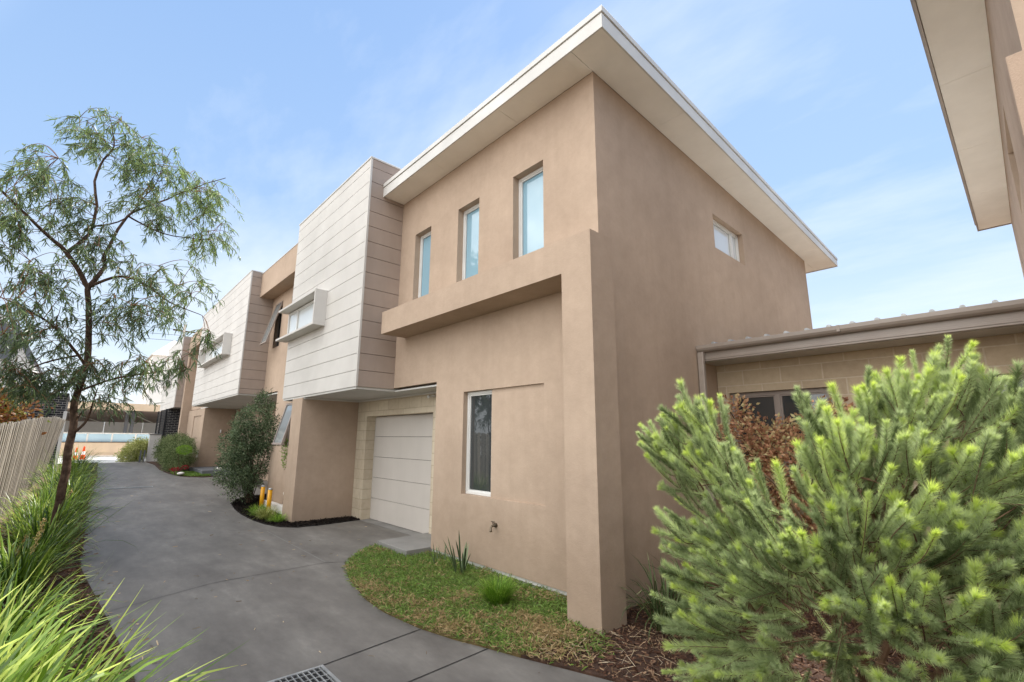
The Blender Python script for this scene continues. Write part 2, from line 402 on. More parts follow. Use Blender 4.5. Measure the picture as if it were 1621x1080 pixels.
strip('ground', 'earth', [(-300, -60), (300, -60), (300, 400), (-300, 400)], -.06)
lawn_edge = [(3.62, 6.80), (3.40, 6.68), (3.253, 6.572), (2.944, 6.28), (2.74, 5.97), (2.60, 5.6), (2.50, 5.2), (2.40, 4.72), (2.37, 4.278), (2.42, 3.761), (2.509, 3.377), (2.613, 3.08), (2.70, 2.80), (2.79, 2.55), (2.868, 2.33), (2.943, 2.118), (3.02, 1.6), (3.05, .8), (3.05, -1.5), (3.05, -8)]
mulch_edge = [(4.60, 9.22), (4.0, 9.13), (3.55, 9.10), (3.2, 9.12), (2.98, 9.35), (2.83, 9.8), (2.76, 10.4), (2.75, 11.2), (2.80, 11.95), (2.9, 12.7), (3.1, 13.3), (3.5, 13.8), (4.0, 14.0)]
left_edge = [(.52, -8), (.52, 2), (.50, 4.4), (.42, 5.6), (.31, 7.1), (.25, 7.9), (.235, 8.5), (.29, 9.8), (.33, 12.4), (.40, 15.6), (.55, 18.5), (.70, 21.5), (.75, 24.5), (.85, 28.3)]
far_edge = [(4.4, 20.0), (3.5, 19.85), (3.05, 20.3), (2.75, 21.8), (2.68, 24), (2.75, 26.5), (2.6, 28.3)]
drive = left_edge + [(2.6, 28.3)] + list(reversed(far_edge))[1:] + [(5.2, 20.0), (5.2, 14.0)] + list(reversed(mulch_edge)) + [(4.72, 9.22), (4.72, 6.80)] + lawn_edge
o = strip('driveway', 'driveway', drive, 0.0, thick=.05)
# mulch beds and soil sheets, thin slabs a little above or below the concrete
strip('mulch_bed', 'mulch_black', mulch_edge+[(4.0, 14.1), (4.3, 9.6)], .012, thick=.05)
strip('garden_soil', 'mulch_base', [(-1.6, -8)]+left_edge+[(-.1, 28.3)], .02, thick=.05)
bed = [p for p in lawn_edge if p[1] < 2.9]
strip('bark_mulch', 'mulch_base', [(6.7, -8), (6.7, 2.8), (3.9, 2.84), (3.42, 2.95), (2.66, 2.95)]+bed[1:], .015, thick=.05)
strip('lawn_soil', 'lawn_base', [p for p in lawn_edge if p[1] > 2.6]+[(3.46, 2.55), (3.46, 3.02), (3.925, 3.02), (3.925, 6.75)], .022, thick=.05)
strip('garden_soil', 'mulch_base', list(far_edge)+[(3.8, 28.3), (3.8, 20.1)], .02, thick=.05)
strip('road', 'road', [(-60, 28.3), (60, 28.3), (60, 35.6), (-60, 35.6)], .0)
strip('pavement', 'concrete_pale', [(-60, 35.6), (60, 35.6), (60, 60), (-60, 60)], .08)
mb = MB().box(-60, 60, 35.45, 35.6, .2, .48); tag(mb.build('kerb', 'concrete_pale'), kind='structure')

# control joints: thin dark saw cuts laid 3 mm proud; pale ones are filled
def joint(a, b_, w=.012, mat='dark'):
    a, b_ = Vector(a), Vector(b_); n = max(1, int((b_-a).length/2)); d = (b_-a).normalized(); s = Vector((-d.y, d.x))*w/2
    mb = MB()
    for i in range(n):
        p, q = a.lerp(b_, i/n), a.lerp(b_, (i+1)/n)
        mb.quad((p.x-s.x, p.y-s.y, gz(p.y)+.003), (p.x+s.x, p.y+s.y, gz(p.y)+.003), (q.x+s.x, q.y+s.y, gz(q.y)+.003), (q.x-s.x, q.y-s.y, gz(q.y)+.003))
    return mb
J = MB()
for a, b_, w in [((1.53, 3.625), (2.44, 3.735), .012), ((1.53, 3.0), (2.62, 3.07), .011), ((.42, 5.95), (1.37, 6.335), .007), ((1.37, 6.335), (2.651, 6.396), .009),
              ((2.651, 6.396), (2.866, 6.261), .009), ((.3, 9.35), (1.9, 9.486), .006), ((1.9, 9.486), (2.9, 9.54), .006), ((.4, 12.8), (2.8, 12.7), .008), ((.45, 16.0), (3.2, 15.8), .008), ((.6, 19.6), (3.4, 19.9), .01)]:
    t = joint(a, b_, w); n = len(J.v); J.v += t.v; J.f += [tuple(i+n for i in f) for f in t.f]
o = J.build('driveway_joint', 'black_metal'); tag(o, kind='structure')
J = MB()
for a, b_, w in [((2.68, 9.10), (2.655, 6.42), .014), ((3.34, 19.9), (3.0, 14.2), .02)]:
    t = joint(a, b_, w); n = len(J.v); J.v += t.v; J.f += [tuple(i+n for i in f) for f in t.f]
o = J.build('driveway_sealant', 'slab'); tag(o, kind='structure')

# drain grates
def grate(name, x0, x1, y0, y1, nx, ny, z, label):
    e = empty(name, ((x0+x1)/2, (y0+y1)/2, z), label, 'drain grate')
    f = MB(); w = .022
    f.box(x0, x1, y0, y0+w, z, z+.012); f.box(x0, x1, y1-w, y1, z, z+.012); f.box(x0, x0+w, y0+w, y1-w, z, z+.012); f.box(x1-w, x1, y0+w, y1-w, z, z+.012)
    f.build('frame', 'galv', e)
    g = MB()
    for i in range(1, nx):
        x = x0+(x1-x0)*i/nx; g.box(x-.0035, x+.0035, y0+w, y1-w, z+.004, z+.011)
    for i in range(1, ny):
        y = y0+(y1-y0)*i/ny; g.box(x0+w, x1-w, y-.003, y+.003, z+.0045, z+.0105)
    g.build('bar', 'galv', e)
    MB().box(x0+w, x1-w, y0+w, y1-w, z+.001, z+.0025).build('pit', 'dark', e)
grate('drain_grate', 1.08, 1.53, 3.16, 3.61, 12, 6, .002, 'square galvanised drain grate set in the driveway nearest the camera')
grate('drain_grate', .78, 1.85, 17.35, 17.55, 40, 3, gz(17.4)+.002, 'long narrow drain grate across the far part of the driveway')

# ------------------------------------------------------------------ townhouse one (the near one)
ZS = [6.344-.281*i for i in range(0, 14)]
H = empty('townhouse', (3.93, 2.85, 0), 'near tan rendered townhouse with wide white eaves, pale clad box and garage beside the lawn', 'house', 'townhouses along the driveway')
def soff(x): return 5.855-.0445*(x-3.52)
holes = [(3.66, 4.212, 3.72, 5.085), (4.935, 5.452, 3.72, 5.085), (6.205, 6.70, 3.72, 5.085), (5.882, 7.3, -1, 2.442)]
W = MB()
# main facade with a shallow recessed panel: 30 mm deep skin in front of the real wall
wall_x(W, 3.93, 3.96, 2.85, 7.20, .085, soff(3.93), holes+[(3.68, 5.205, .884, 2.243)])
wall_x(W, 3.961, 4.15, 2.85, 7.20, .085, soff(3.93), holes+[(4.635, 5.205, .884, 2.243)])
W.build('wall', 'render', H)
Sw = MB(); wall_x(Sw, 2.85, 3.03, 4.151, 11.43, -.02, 5.50, [(6.885, 8.015, 4.507, 5.068)]); swapxy(Sw)
Sw.build('side_wall', 'render', H)
# sloping upper strip of the side wall, and its short lower return at the corner
g = MB(); g.hexa([(4.151,2.851,5.50),(11.43,2.851,5.50),(11.43,3.03,5.50),(4.151,3.03,5.50),(4.151,2.851,soff(4.15)),(11.43,2.851,soff(11.43)+.02),(11.43,3.03,soff(11.43)+.02),(4.151,3.03,soff(4.15))])
# merge visually with the wall below: same material and plane within 1 mm
g.build('gable_wall', 'render', H)
B = MB(); B.box(11.25, 11.43, 3.03, 10.8, 0, 5.5); B.box(4.2, 11.25, 10.6, 10.8, 0, 5.4); B.box(4.2, 11.2, 3.1, 10.6, 5.2, 5.3)
B.build('rear_wall', 'render', H)
# base strip
b_ = MB(); b_.box(3.945, 4.14, 3.0, 5.88, .045, .083).build('base_flashing', 'white', H)
MB().box(3.97, 4.14, 3.0, 5.88, -.02, .044).build('footing', 'concrete_pale', H)
# L shaped surround: corner pier and beam
P = MB()
pts = [(3.477, 2.624), (3.84, 2.624), (3.84, 2.849), (3.929, 2.849), (3.929, 2.997), (3.477, 2.997)]
P.prism(pts, .015, 3.637); P.prism([(3.477, 2.997), (3.929, 2.997), (3.929, 6.875), (3.477, 6.875)], 3.27, 3.637)
P.v = [tuple(q) for q in P.v]; P.build('surround', 'render', H)
# upper windows
for (a, c) in ((3.66, 4.212), (4.935, 5.452), (6.205, 6.70)):
    window_x(H, 4.03, a+.002, c-.002, 3.722, 5.083, 'glass_blue', 'alu', .038, .06)
window_x(H, 4.0, 4.64, 5.203, .886, 2.241, 'glass_dark', 'alu', .038, .06)
window_x(H, 2.93, 6.887, 8.013, 4.509, 5.066, 'glass_pale', 'alu', .035, .06, yaxis=True, mull=(7.75,))
# tap
t = MB(); t.tube([(3.93, 4.486, .585), (3.905, 4.486, .585)], .024, 12); t.tube([(3.91, 4.486, .585), (3.86, 4.486, .58), (3.845, 4.486, .565), (3.842, 4.486, .525)], [.013, .014, .014, .011], 10)
t.tube([(3.875, 4.486, .59), (3.875, 4.486, .625)], .007, 8); t.tube([(3.875, 4.455, .628), (3.875, 4.517, .628)], .006, 8); t.lathe([(.016, 0), (.016, .02)], (3.842, 4.486, .515), 10)
t.build('tap', 'brass', H, True)
# roof: slab, soffit, two-step fascia
X0, X1, Y0, Y1 = 3.50, 12.2, 2.40, 7.175
def rt(x): return 6.10-.0515*(x-3.52)
Rf = MB(); Rf.hexa([(X0+.03,Y0+.03,rt(X0)-.05),(X1-.03,Y0+.03,rt(X1)-.05),(X1-.03,Y1,rt(X1)-.05),(X0+.03,Y1,rt(X0)-.05),(X0+.03,Y0+.03,rt(X0)-.012),(X1-.03,Y0+.03,rt(X1)-.012),(X1-.03,Y1,rt(X1)-.012),(X0+.03,Y1,rt(X0)-.012)])
Rf.hexa([(4.3,Y1,rt(4.3)-.05),(X1-.03,Y1,rt(X1)-.05),(X1-.03,10.8,rt(X1)-.05),(4.3,10.8,rt(4.3)-.05),(4.3,Y1,rt(4.3)-.012),(X1-.03,Y1,rt(X1)-.012),(X1-.03,10.8,rt(X1)-.012),(4.3,10.8,rt(4.3)-.012)])
ro = Rf.build('roof', 'fascia_taupe', H)
So = MB(); zt = lambda x: soff(x)
def slabx(mb, x0, x1, y0, y1, zb, th):
    mb.hexa([(x0,y0,zb(x0)),(x1,y0,zb(x1)),(x1,y1,zb(x1)),(x0,y1,zb(x0)),(x0,y0,zb(x0)+th),(x1,y0,zb(x1)+th),(x1,y1,zb(x1)+th),(x0,y1,zb(x0)+th)])
# sheets with fine joints; the mitre sheet at the corner
for (a, c) in ((2.424, 2.845),):
    xs = [3.524, 5.3, 7.15, 9.0, 10.85, 12.17]
    for p, q in zip(xs[:-1], xs[1:]): slabx(So, p+.002, q-.002, a, c, zt, .012)
ysj = [2.849, 4.1, 5.7, 7.17]
for p, q in zip(ysj[:-1], ysj[1:]): slabx(So, 3.526, 3.926, p+.002, q-.002, zt, .012)
slabx(So, 11.434, 12.17, 2.849, 10.8, zt, .012)
So.build('soffit', 'soffit', ro)
Fa = MB()
# lower band and upper band with a 12 mm shadow gap, front (along Y) then side (along X)
def band(x, y0, y1, fa, fb, th): Fa.box(x, x+th, y0, y1, fa, fb)
band(X0+.012, Y0+.012, Y1, soff(X0)-.012, 6.015, .02); band(X0, Y0, Y1, 6.028, 6.10, .035); band(X0+.02, Y0+.02, Y1, 6.0, 6.04, .012)
def bandside(y, xa, xb, za, zb, th):
    Fa.hexa([(xa,y,za(xa)),(xb,y,za(xb)),(xb,y+th,za(xb)),(xa,y+th,za(xa)),(xa,y,zb(xa)),(xb,y,zb(xb)),(xb,y+th,zb(xb)),(xa,y+th,zb(xa))])
mid = lambda x: soff(x)-.012+.70*(rt(x)-soff(x)+.012)
bandside(Y0+.012, X0+.033, X1-.01, lambda x: soff(x)-.012, lambda x: mid(x)-.006, .02)
bandside(Y0, X0+.036, X1, lambda x: mid(x)+.006, rt, .035); bandside(Y0+.02, X0+.04, X1-.03, lambda x: mid(x)-.02, lambda x: mid(x)+.02, .012)
Fa.box(X1-.02, X1, Y0+.036, 10.8, soff(X1)-.012, rt(X1)-.003)
Fa.box(X0+.012, X0+.5, Y1+.001, Y1+.012, soff(X0)-.01, 6.09)
Fa.build('fascia', 'white', ro, bevel=.003)

def clad_box(parent, x, y0, y1, z0, z1, side_depth, hood, board_mat='board'):
    core = MB().box(x+.018, x+side_depth+.3, y0+.018, y1-.018, z0+.002, z1-.03)
    zs = ZS
    F = MB(); F2 = MB(); F3 = MB()
    hy0, hy1, hz0, hz1 = hood[:4]
    lv = [z0]+sorted(z for z in zs if z0+.02 < z < z1-.03)+[z1]
    for a, b2 in zip(lv[:-1], lv[1:]):
        aa, bb = a+(.0045 if a > z0 else 0), b2-(.0045 if b2 < z1 else 0)
        F.box(x, x+.017, y0, y1, aa, bb)
        F2.box(x+.0175, x+side_depth, y0, y0+.017, aa, bb)
        F3.box(x+.0175, x+side_depth, y1-.017, y1, aa, bb)
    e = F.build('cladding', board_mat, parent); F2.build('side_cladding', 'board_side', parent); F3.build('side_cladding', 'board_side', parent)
    core.build('backing', 'groove', e)
    MB().box(x-.012, x+side_depth+.3, y0-.012, y1+.012, z1-.002, z1+.03).build('capping', 'white', parent, bevel=.003)
    MB().box(x-.004, x+.03, y0-.004, y0+.03, z0-.004, z1-.003).build('corner_trim', board_mat, parent)
    # hood: four plates round a window
    hx = hood[4]; t = .045
    h = MB(); h.box(hx, x-.001, hy0, hy1, hz0, hz0+t); h.box(hx, x-.001, hy0, hy1, hz1-t, hz1)
    h.box(hx, x-.001, hy0, hy0+t, hz0+t, hz1-t)
    if hood[5]: h.box(hx, x-.001, hy1-t, hy1, hz0+t, hz1-t)
    ho = h.build('window_hood', board_mat, parent, bevel=.003)
    wy1 = min(hy1-t, y1)-.005
    window_x(parent, x-.045, hy0+t+.05, wy1, hz0+t+.02, hz1-t-.02, 'glass_pale', 'alu', .03, .044, mull=(hy0+(wy1-hy0)*.72,))
clad_box(H, 3.244, 7.18, 10.86, 2.425, 6.51, .686, (8.73, 10.975, 3.70, 4.40, 3.01, False))
# porch ceiling, blade wall, garage wall and door
c = MB(); c.box(3.262, 4.60, 7.20, 10.84, 2.385, 2.424); c.box(3.97, 4.75, 5.90, 7.2, 2.385, 2.41); c.build('porch_ceiling', 'porch_grey', H)
c = MB(); c.box(3.275, 4.62, 9.585, 9.605, 2.355, 2.384); c.box(4.415, 4.439, 5.9, 9.58, 2.355, 2.384); c.build('cornice', 'white', H)
MB().box(3.249, 4.75, 9.61, 10.2, .0, 2.384).build('blade_wall', 'render', H, bevel=.004)
g = MB(); wall_x(g, 4.44, 4.66, 5.89, 9.607, 0, 2.384, [(6.72, 9.18, -1, 2.045)]); g.build('block_wall', 'cream_block', H)
d = MB()
for i in range(5):
    z0 = .01+i*.406; d.box(4.635, 4.655, 6.722, 9.178, z0+.003, z0+.403)
dd = d.build('garage_door', 'door', H, bevel=.003)
MB().box(4.661, 4.675, 6.60, 9.25, .0, 2.10).build('door_seal', 'dark', dd)
MB().box(3.952, 4.75, 5.70, 5.89, .0, 2.44).build('return_wall', 'render', H)
s = MB(); s.box(4.37, 4.44, 6.66, 6.70, 2.29, 2.33); s.tube([(4.37, 6.68, 2.31), (4.30, 6.68, 2.29)], [.018, .028], 10); s.build('sensor_light', 'alu', H)
# porch step slab
stp = MB().prism([(3.55, 6.74), (3.55, 5.9), (4.6, 5.9), (4.6, 6.80)], .0, .105)
tag(stp.build('step', 'slab', bevel=.006), 'low grey concrete step slab between the lawn and the garage door', 'step')
# garage slab threshold, a thin grey strip
MB().box(4.42, 4.66, 6.73, 9.17, .002, .006).build('threshold', 'slab', H)

# ------------------------------------------------------------------ townhouse two
H2 = empty('townhouse', (3.93, 10.87, 0), 'middle tan townhouse behind the dark shrub, second pale clad box with hooded window', 'house', 'townhouses along the driveway')
W = MB()
wall_x(W, 3.93, 4.12, 10.87, 14.97, .0, 5.76, [(13.98, 14.56, 4.16, 5.50), (12.3, 13.2, 4.5, 5.46), (13.64, 15.2, -1, 2.85), (11.0, 12.6, .75, 2.2)])
window_x(H2, 3.99, 11.002, 12.598, .752, 2.198, 'glass_dark', 'taupe_frame', .045, .06, mull=(11.8,))
W.build('wall', 'render', H2)
p = MB().box(3.54, 4.2, 10.87, 14.965, 5.74, 6.468); p.build('parapet', 'render', H2)
MB().box(3.53, 4.25, 10.875, 14.96, 6.469, 6.49).build('capping', 'white', H2)
clad_box(H2, 3.244, 14.97, 22.28, 2.825, 6.51, .69, (16.55, 20.62, 4.15, 4.84, 3.01, True))
c = MB(); c.box(3.262, 5.2, 14.99, 22.26, 2.785, 2.824); c.box(3.84, 5.2, 22.28, 24.0, 2.785, 2.824); c.box(3.96, 5.2, 13.65, 14.985, 2.785, 2.82)
c.build('porch_ceiling', 'porch_grey', H2)
def awning(parent, x, y0, y1, z0, z1, ang, gl='glass_blue'):
    """top-hung sash pushed open toward -X"""
    root = MB(); w = .04
    L = z1-z0
    def q(mb, ya, yb, a, b3, t0=0, t1=.035):
        ca, sa = math.cos(ang), math.sin(ang)
        def pp(u, y, t): return (x-sa*u-ca*t, y, z1-ca*u+sa*t)
        mb.hexa([pp(b3, ya, t1), pp(b3, ya, t0), pp(b3, yb, t0), pp(b3, yb, t1), pp(a, ya, t1), pp(a, ya, t0), pp(a, yb, t0), pp(a, yb, t1)])
    q(root, y0, y1, 0, w); q(root, y0, y1, L-w, L); q(root, y0, y0+w, w, L-w); q(root, y1-w, y1, w, L-w)
    f = root.build('window', 'taupe_frame', parent)
    g = MB(); q(g, y0+w, y1-w, w, L-w, .012, .02); g.build('pane', gl, f)
    r = MB(); 
    for (a, b4, c4, d4) in ((y0, y1, z0, z0+.03), (y0, y1, z1-.03, z1), (y0, y0+.03, z0+.03, z1-.03), (y1-.03, y1, z0+.03, z1-.03)): r.box(x+.06, x+.10, a, b4, c4, d4)
    r.build('frame', 'taupe_frame', f)
    MB().box(x+.11, x+.12, y0, y1, z0, z1).build('opening', 'dark', f)
awning(H2, 3.95, 13.985, 14.555, 4.165, 5.495, R(15), 'glass_mid')
awning(H2, 3.37, 10.24, 10.84, 1.42, 2.32, R(14), 'glass_mid')
MB().box(3.50, 3.60, 10.202, 12.2, .0, 1.40).build('low_wall', 'render', H2)
window_x(H2, 4.0, 12.31, 13.19, 4.51, 5.45, 'glass_blue', 'alu')
B = MB(); B.box(4.13, 11.2, 10.87, 10.98, 0, 6.0); B.box(4.6, 11.2, 14.97, 27.0, 2.83, 6.3); B.box(11.0, 11.2, 10.9, 27, 0, 6.3); B.box(4.2, 11.0, 10.98, 14.96, 5.9, 6.0)
B.box(5.0, 5.15, 13.66, 22.9, .0, 2.784)
B.build('rear_wall', 'render', H2)
# entry recess: panel wall, side return, fin
g = MB(); wall_x(g, 3.83, 3.86, 22.95, 26.78, .2, 2.785, [(23.6, 25.3, 1.2, 2.5)]); g.box(3.861, 4.0, 22.95, 26.78, .2, 2.785); g.box(4.001, 5.0, 22.95, 23.2, .2, 2.785)
g.build('entry_wall', 'render', H2)
MB().box(3.54, 3.95, 26.80, 27.22, .2, 6.4).build('fin_wall', 'render', H2)
g = MB(); g.box(3.90, 4.1, 22.29, 26.8, 2.826, 5.74); g.build('upper_wall', 'render', H2)
MB().box(3.545, 4.4, 22.29, 26.79, 5.74, 6.47).build('parapet', 'render', H2)
window_x(H2, 3.87, 23.2, 23.9, 3.9, 5.4, 'glass_blue', 'taupe_frame')
MB().box(3.79, 3.829, 23.2, 23.28, .75, 1.02).build('meter_box', 'alu', H2)
s = MB(); s.lathe([(.03, 0), (.03, .12)], (4.5, 22.90, 1.78), 10); s.build('wall_light', 'alu', H2)
tag(MB().box(3.56, 4.99, 20.35, 22.94, .2, .39).build('step', 'grey_clad', bevel=.006), 'dark grey entry step far down the driveway under the second clad box', 'step')
tag(MB().lathe([(.11, 0), (.13, .03), (.05, .07), (.02, .08)], (4.2, 20.9, .39), 10).build('shoe', 'white_house'), 'pale shoe lying on the far dark entry step', 'shoe')

# ------------------------------------------------------------------ townhouse three
H3 = empty('townhouse', (3.3, 27.3, 0), 'farthest townhouse with black brick base beyond the hedge', 'house', 'townhouses along the driveway')
clad_box(H3, 3.244, 27.25, 32.5, 2.98, 6.45, 1.0, (29.2, 31.6, 4.2, 4.9, 3.05, True))
g = MB(); g.box(3.30, 3.95, 29.2, 32.4, .3, 2.97); g.build('brick_front', 'black_brick_X', H3)
g = MB(); g.box(3.29, 4.3, 29.05, 29.19, .3, 2.97); g.build('brick_wall', 'black_brick_Y', H3)
g = MB()
for i in range(30): g.box(3.20, 3.235, 29.25, 32.45, .55+i*.08, .59+i*.08)
for y in (29.2, 31.0, 32.4): g.box(3.17, 3.24, y, y+.06, .4, 2.975)
g.build('slat_screen', 'black_metal', H3)
g = MB()
for i in range(40): g.box(3.50, 3.545, 27.0, 27.24, .5+i*.15, .57+i*.15)
B = MB(); B.box(4.35, 10.5, 27.3, 33, .3, 6.3); B.build('rear_wall', 'render', H3)

# ------------------------------------------------------------------ single storey wing
Wg = empty('single_storey_wing', (6.56, 2.85, 0), 'single storey limestone block wing with taupe gutter behind the woolly bush', 'house')
g = MB(); wall_x(g, 6.56, 6.75, -.24, 2.845, -.02, 2.665, [(1.53, 2.70, .95, 2.245), (-.1, .26, .95, 2.26)]); g.build('wall', 'limestone_X', Wg)
window_x(Wg, 6.62, 1.532, 2.698, .952, 2.243, 'glass_dark', 'taupe_frame', .05, .06, mull=(2.13,))
window_x(Wg, 6.62, -.098, .258, .952, 2.258, 'glass_dark', 'taupe_frame', .04, .06)
MB().box(6.09, 6.56, -.24, 2.845, 2.655, 2.668).build('soffit', 'soffit', Wg)
MB().box(6.13, 6.558, -.24, 2.845, 2.635, 2.654).build('cornice', 'white', Wg)
g = MB(); g.box(6.075, 6.10, -.24, 2.845, 2.638, 2.76); g.box(6.066, 6.075, -.24, 2.845, 2.66, 2.69); g.build('fascia', 'fascia_taupe', Wg, bevel=.003)
# gutter profile extruded along Y
prof = [(5.985, 2.842), (5.985, 2.80), (5.998, 2.775), (6.02, 2.757), (6.07, 2.752), (6.074, 2.83), (6.06, 2.83), (6.055, 2.765), (6.02, 2.77), (5.998, 2.80), (5.997, 2.842)]
g = MB()
def extr(y0, y1, pr=prof):
    n = len(g.v); k = len(pr); g.v += [(x, y0, z) for x, z in pr]+[(x, y1, z) for x, z in pr]
    g.f += [(n+i, n+(i+1) % k, n+k+(i+1) % k, n+k+i) for i in range(k)]; g.f += [tuple(n+i for i in range(k)), tuple(n+k+k-1-i for i in range(k))]
extr(-.24, 1.258); extr(1.262, 2.84)
gu = g.build('gutter', 'fascia_taupe', Wg)
MB().box(5.98, 6.0, 1.245, 1.275, 2.775, 2.845).build('joiner', 'fascia_taupe', gu)
MB().box(5.992, 6.052, 2.76, 2.836, .1, 2.752).build('downpipe', 'fascia_taupe', Wg, bevel=.008)
g = MB(); rz = lambda x: 2.822+.045*(x-6.0)
g.hexa([(6.02,-.24,rz(6.02)),(11.3,-.24,rz(11.3)),(11.3,2.845,rz(11.3)),(6.02,2.845,rz(6.02)),(6.02,-.24,rz(6.02)+.012),(11.3,-.24,rz(11.3)+.012),(11.3,2.845,rz(11.3)+.012),(6.02,2.845,rz(6.02)+.012)])
rf = g.build('roof', 'galv_roof', Wg)
g = MB()
for i in range(14):
    y = 2.62-.212*i
    if y < -.2: break
    pr = [(-.028, 0), (-.016, .030), (-.006, .036), (.006, .036), (.016, .030), (.028, 0)]
    n = len(g.v)
    for x in (6.0, 11.3): g.v += [(x, y+a, rz(x)+.012+b5) for a, b5 in pr]
    g.f += [(n+k, n+k+1, n+6+k+1, n+6+k) for k in range(5)]+[tuple(n+k for k in range(6))]
g.build('rib', 'galv', rf)
B = MB(); B.box(11.2, 11.3, -.24, 2.84, 0, 2.9); B.build('rear_wall', 'render', Wg)

# ------------------------------------------------------------------ right hand townhouse (only its eave and side wall are in view)
H4 = empty('townhouse', (3.93, -.25, 0), 'right hand townhouse at the picture edge with cream soffit overhead', 'house', 'townhouses along the driveway')
s4 = lambda x: 5.62+.0*(x-4)
g = MB(); wall_x(g, -.45, -.25, 3.62, 12.30, -.02, 5.62, [(6.6, 7.85, 4.2, 5.0)]); swapxy(g); g.v = [(x, y, z) for x, y, z in g.v]; g.build('side_wall', 'render', H4)
g = MB(); g.box(3.62, 3.8, -9, -.451, 0, 5.62); g.build('wall', 'render_dark', H4)
MB().box(3.55, 3.80, -.9, -.18, 0, 3.70).build('surround', 'render_dark', H4, bevel=.006)
MB().box(6.55, 7.9, -.5, -.46, 4.15, 5.05).build('window', 'glass_dark', H4)
g = MB()
xs = [3.2, 5.0, 6.85, 8.7, 10.5, 11.7, 12.39]
for p, q in zip(xs[:-1], xs[1:]): g.box(p+.002, q-.002, -.249, .172, 5.62, 5.632)
g.box(3.2, 3.618, -9, -.25, 5.62, 5.632)
g.box(12.301, 12.39, -9, -.25, 5.62, 5.632)
r4 = MB().box(3.2, 12.42, -9, .19, 5.80, 5.83).build('roof', 'fascia_taupe', H4)
g.build('soffit', 'soffit', r4)
g = MB(); g.box(3.16, 12.43, .176, .196, 5.606, 5.73); g.box(3.16, 12.44, .18, .215, 5.742, 5.84); g.box(12.40, 12.425, -9, .175, 5.606, 5.84); g.box(3.165, 3.185, -9, .175, 5.606, 5.84)
g.build('fascia', 'fascia_taupe', r4, bevel=.003)
B = MB(); B.box(12.1, 12.3, -9, -.46, 0, 5.62); B.box(3.8, 12.1, -9, -8.9, 0, 5.6); B.build('rear_wall', 'render', H4)

# ------------------------------------------------------------------ paling fence on the left
Fn = empty('paling_fence', (-.95, 11, 0), 'weathered grey timber paling fence leaning along the left garden bed', 'fence')
path = [(-2.0, -8, 1.70, .03), (-1.40, 0, 1.70, .03), (-.955, 11, 1.775, .05), (-.76, 15.6, 2.01, .10), (-.60, 19.5, 2.15, .2), (-.43, 23.9, 2.17, .3)]
yy = -8; k = 0; g = MB()
ysamp = [p[1] for p in path]
while yy < 23.85:
    x = np.interp(yy, ysamp, [p[0] for p in path]); zt_ = np.interp(yy, ysamp, [p[2] for p in path]); ln = np.interp(yy, ysamp, [p[3] for p in path])
    w = .098; zt_ += random.uniform(-.022, .022); zb = gz(yy)-.02; off = random.uniform(-.008, .008)+(.017 if k % 2 else 0); tn = min(1, max(0, random.gauss(.62, .22)))
    if random.random() < .12: tn = random.uniform(.0, .25)
    sl = random.uniform(-.008, .008)
    g.hexa([(x-ln+off, yy, zb), (x-ln+off+.016, yy, zb), (x-ln+off+.016, yy+w, zb), (x-ln+off, yy+w, zb), (x+off, yy+sl, zt_), (x+off+.016, yy+sl, zt_), (x+off+.016, yy+w+sl, zt_), (x+off, yy+w+sl, zt_)], tn)
    yy += w*random.uniform(.9, 1.18); k += 1
g.build('palings', 'paling', Fn)
g = MB()
for h in (.35, 1.0, 1.6):
    for a, b6 in zip(path[:-1], path[1:]):
        ya, yb = a[1], b6[1]; fa = lambda p: (p[0]-p[3]*(1-h/1.9)-.01, p[1], gz(p[1])+h)
        A, Bp = Vector(fa(a)), Vector(fa(b6)); g.hexa([A+Vector((-.05,0,0)), A, Bp, Bp+Vector((-.05,0,0)), A+Vector((-.05,0,.07)), A+Vector((0,0,.07)), Bp+Vector((0,0,.07)), Bp+Vector((-.05,0,.07))], .5)
g.build('rail', 'paling', Fn)

# ------------------------------------------------------------------ neighbours on the left and the street
Nb = empty('brick_garage', (-2, 24.2, .26), 'black brick garage with white mortar rising behind the fence end', 'garage')
g = MB(); g.box(-3.6, -.50, 24.3, 28.0, .2, 3.05); g.build('wall', 'black_brick_Y', Nb)
MB().box(-3.62, -.46, 24.28, 28.02, 3.05, 3.18).build('capping', 'black_metal', Nb)
MB().box(-.52, -.42, 24.25, 24.295, .2, 2.5).build('corner_trim', 'white', Nb)
MB().box(-1.0, -.93, 24.22, 24.29, 2.2, 2.65).build('downpipe', 'black_metal', Nb)
Nw = empty('white_house', (-4, 30, .4), 'tall white rendered neighbouring house seen through the tree at far left', 'house')
g = MB(); n = 0
pr = [(-9, .3), (-1.95, .3), (-1.95, 4.85), (-3.2, 6.9), (-9, 9.5)]
g.v = [(x, 30, z) for x, z in pr]+[(x, 36, z) for x, z in pr]; k = 5
g.f = [tuple(range(5)), tuple(9-i for i in range(5))]+[(i, i+5, (i+1) % 5+5, (i+1) % 5) for i in range(5)]
g.build('wall', 'white_house', Nw)
g = MB(); g.hexa([(-2.05,29.9,4.72),(-1.85,29.9,4.88),(-1.85,36.1,4.88),(-2.05,36.1,4.72),(-3.15,29.9,6.95),(-3.0,29.9,7.0),(-3.0,36.1,7.0),(-3.15,36.1,6.95)]); g.build('roof_edge', 'grey_clad', Nw)
MB().box(-3.6, -2.75, 29.9, 29.99, 4.9, 6.5).build('window', 'grey_clad', Nw)
MB().box(-9, -2.6, 29.88, 29.98, 3.0, 3.25).build('band', 'grey_clad', Nw)

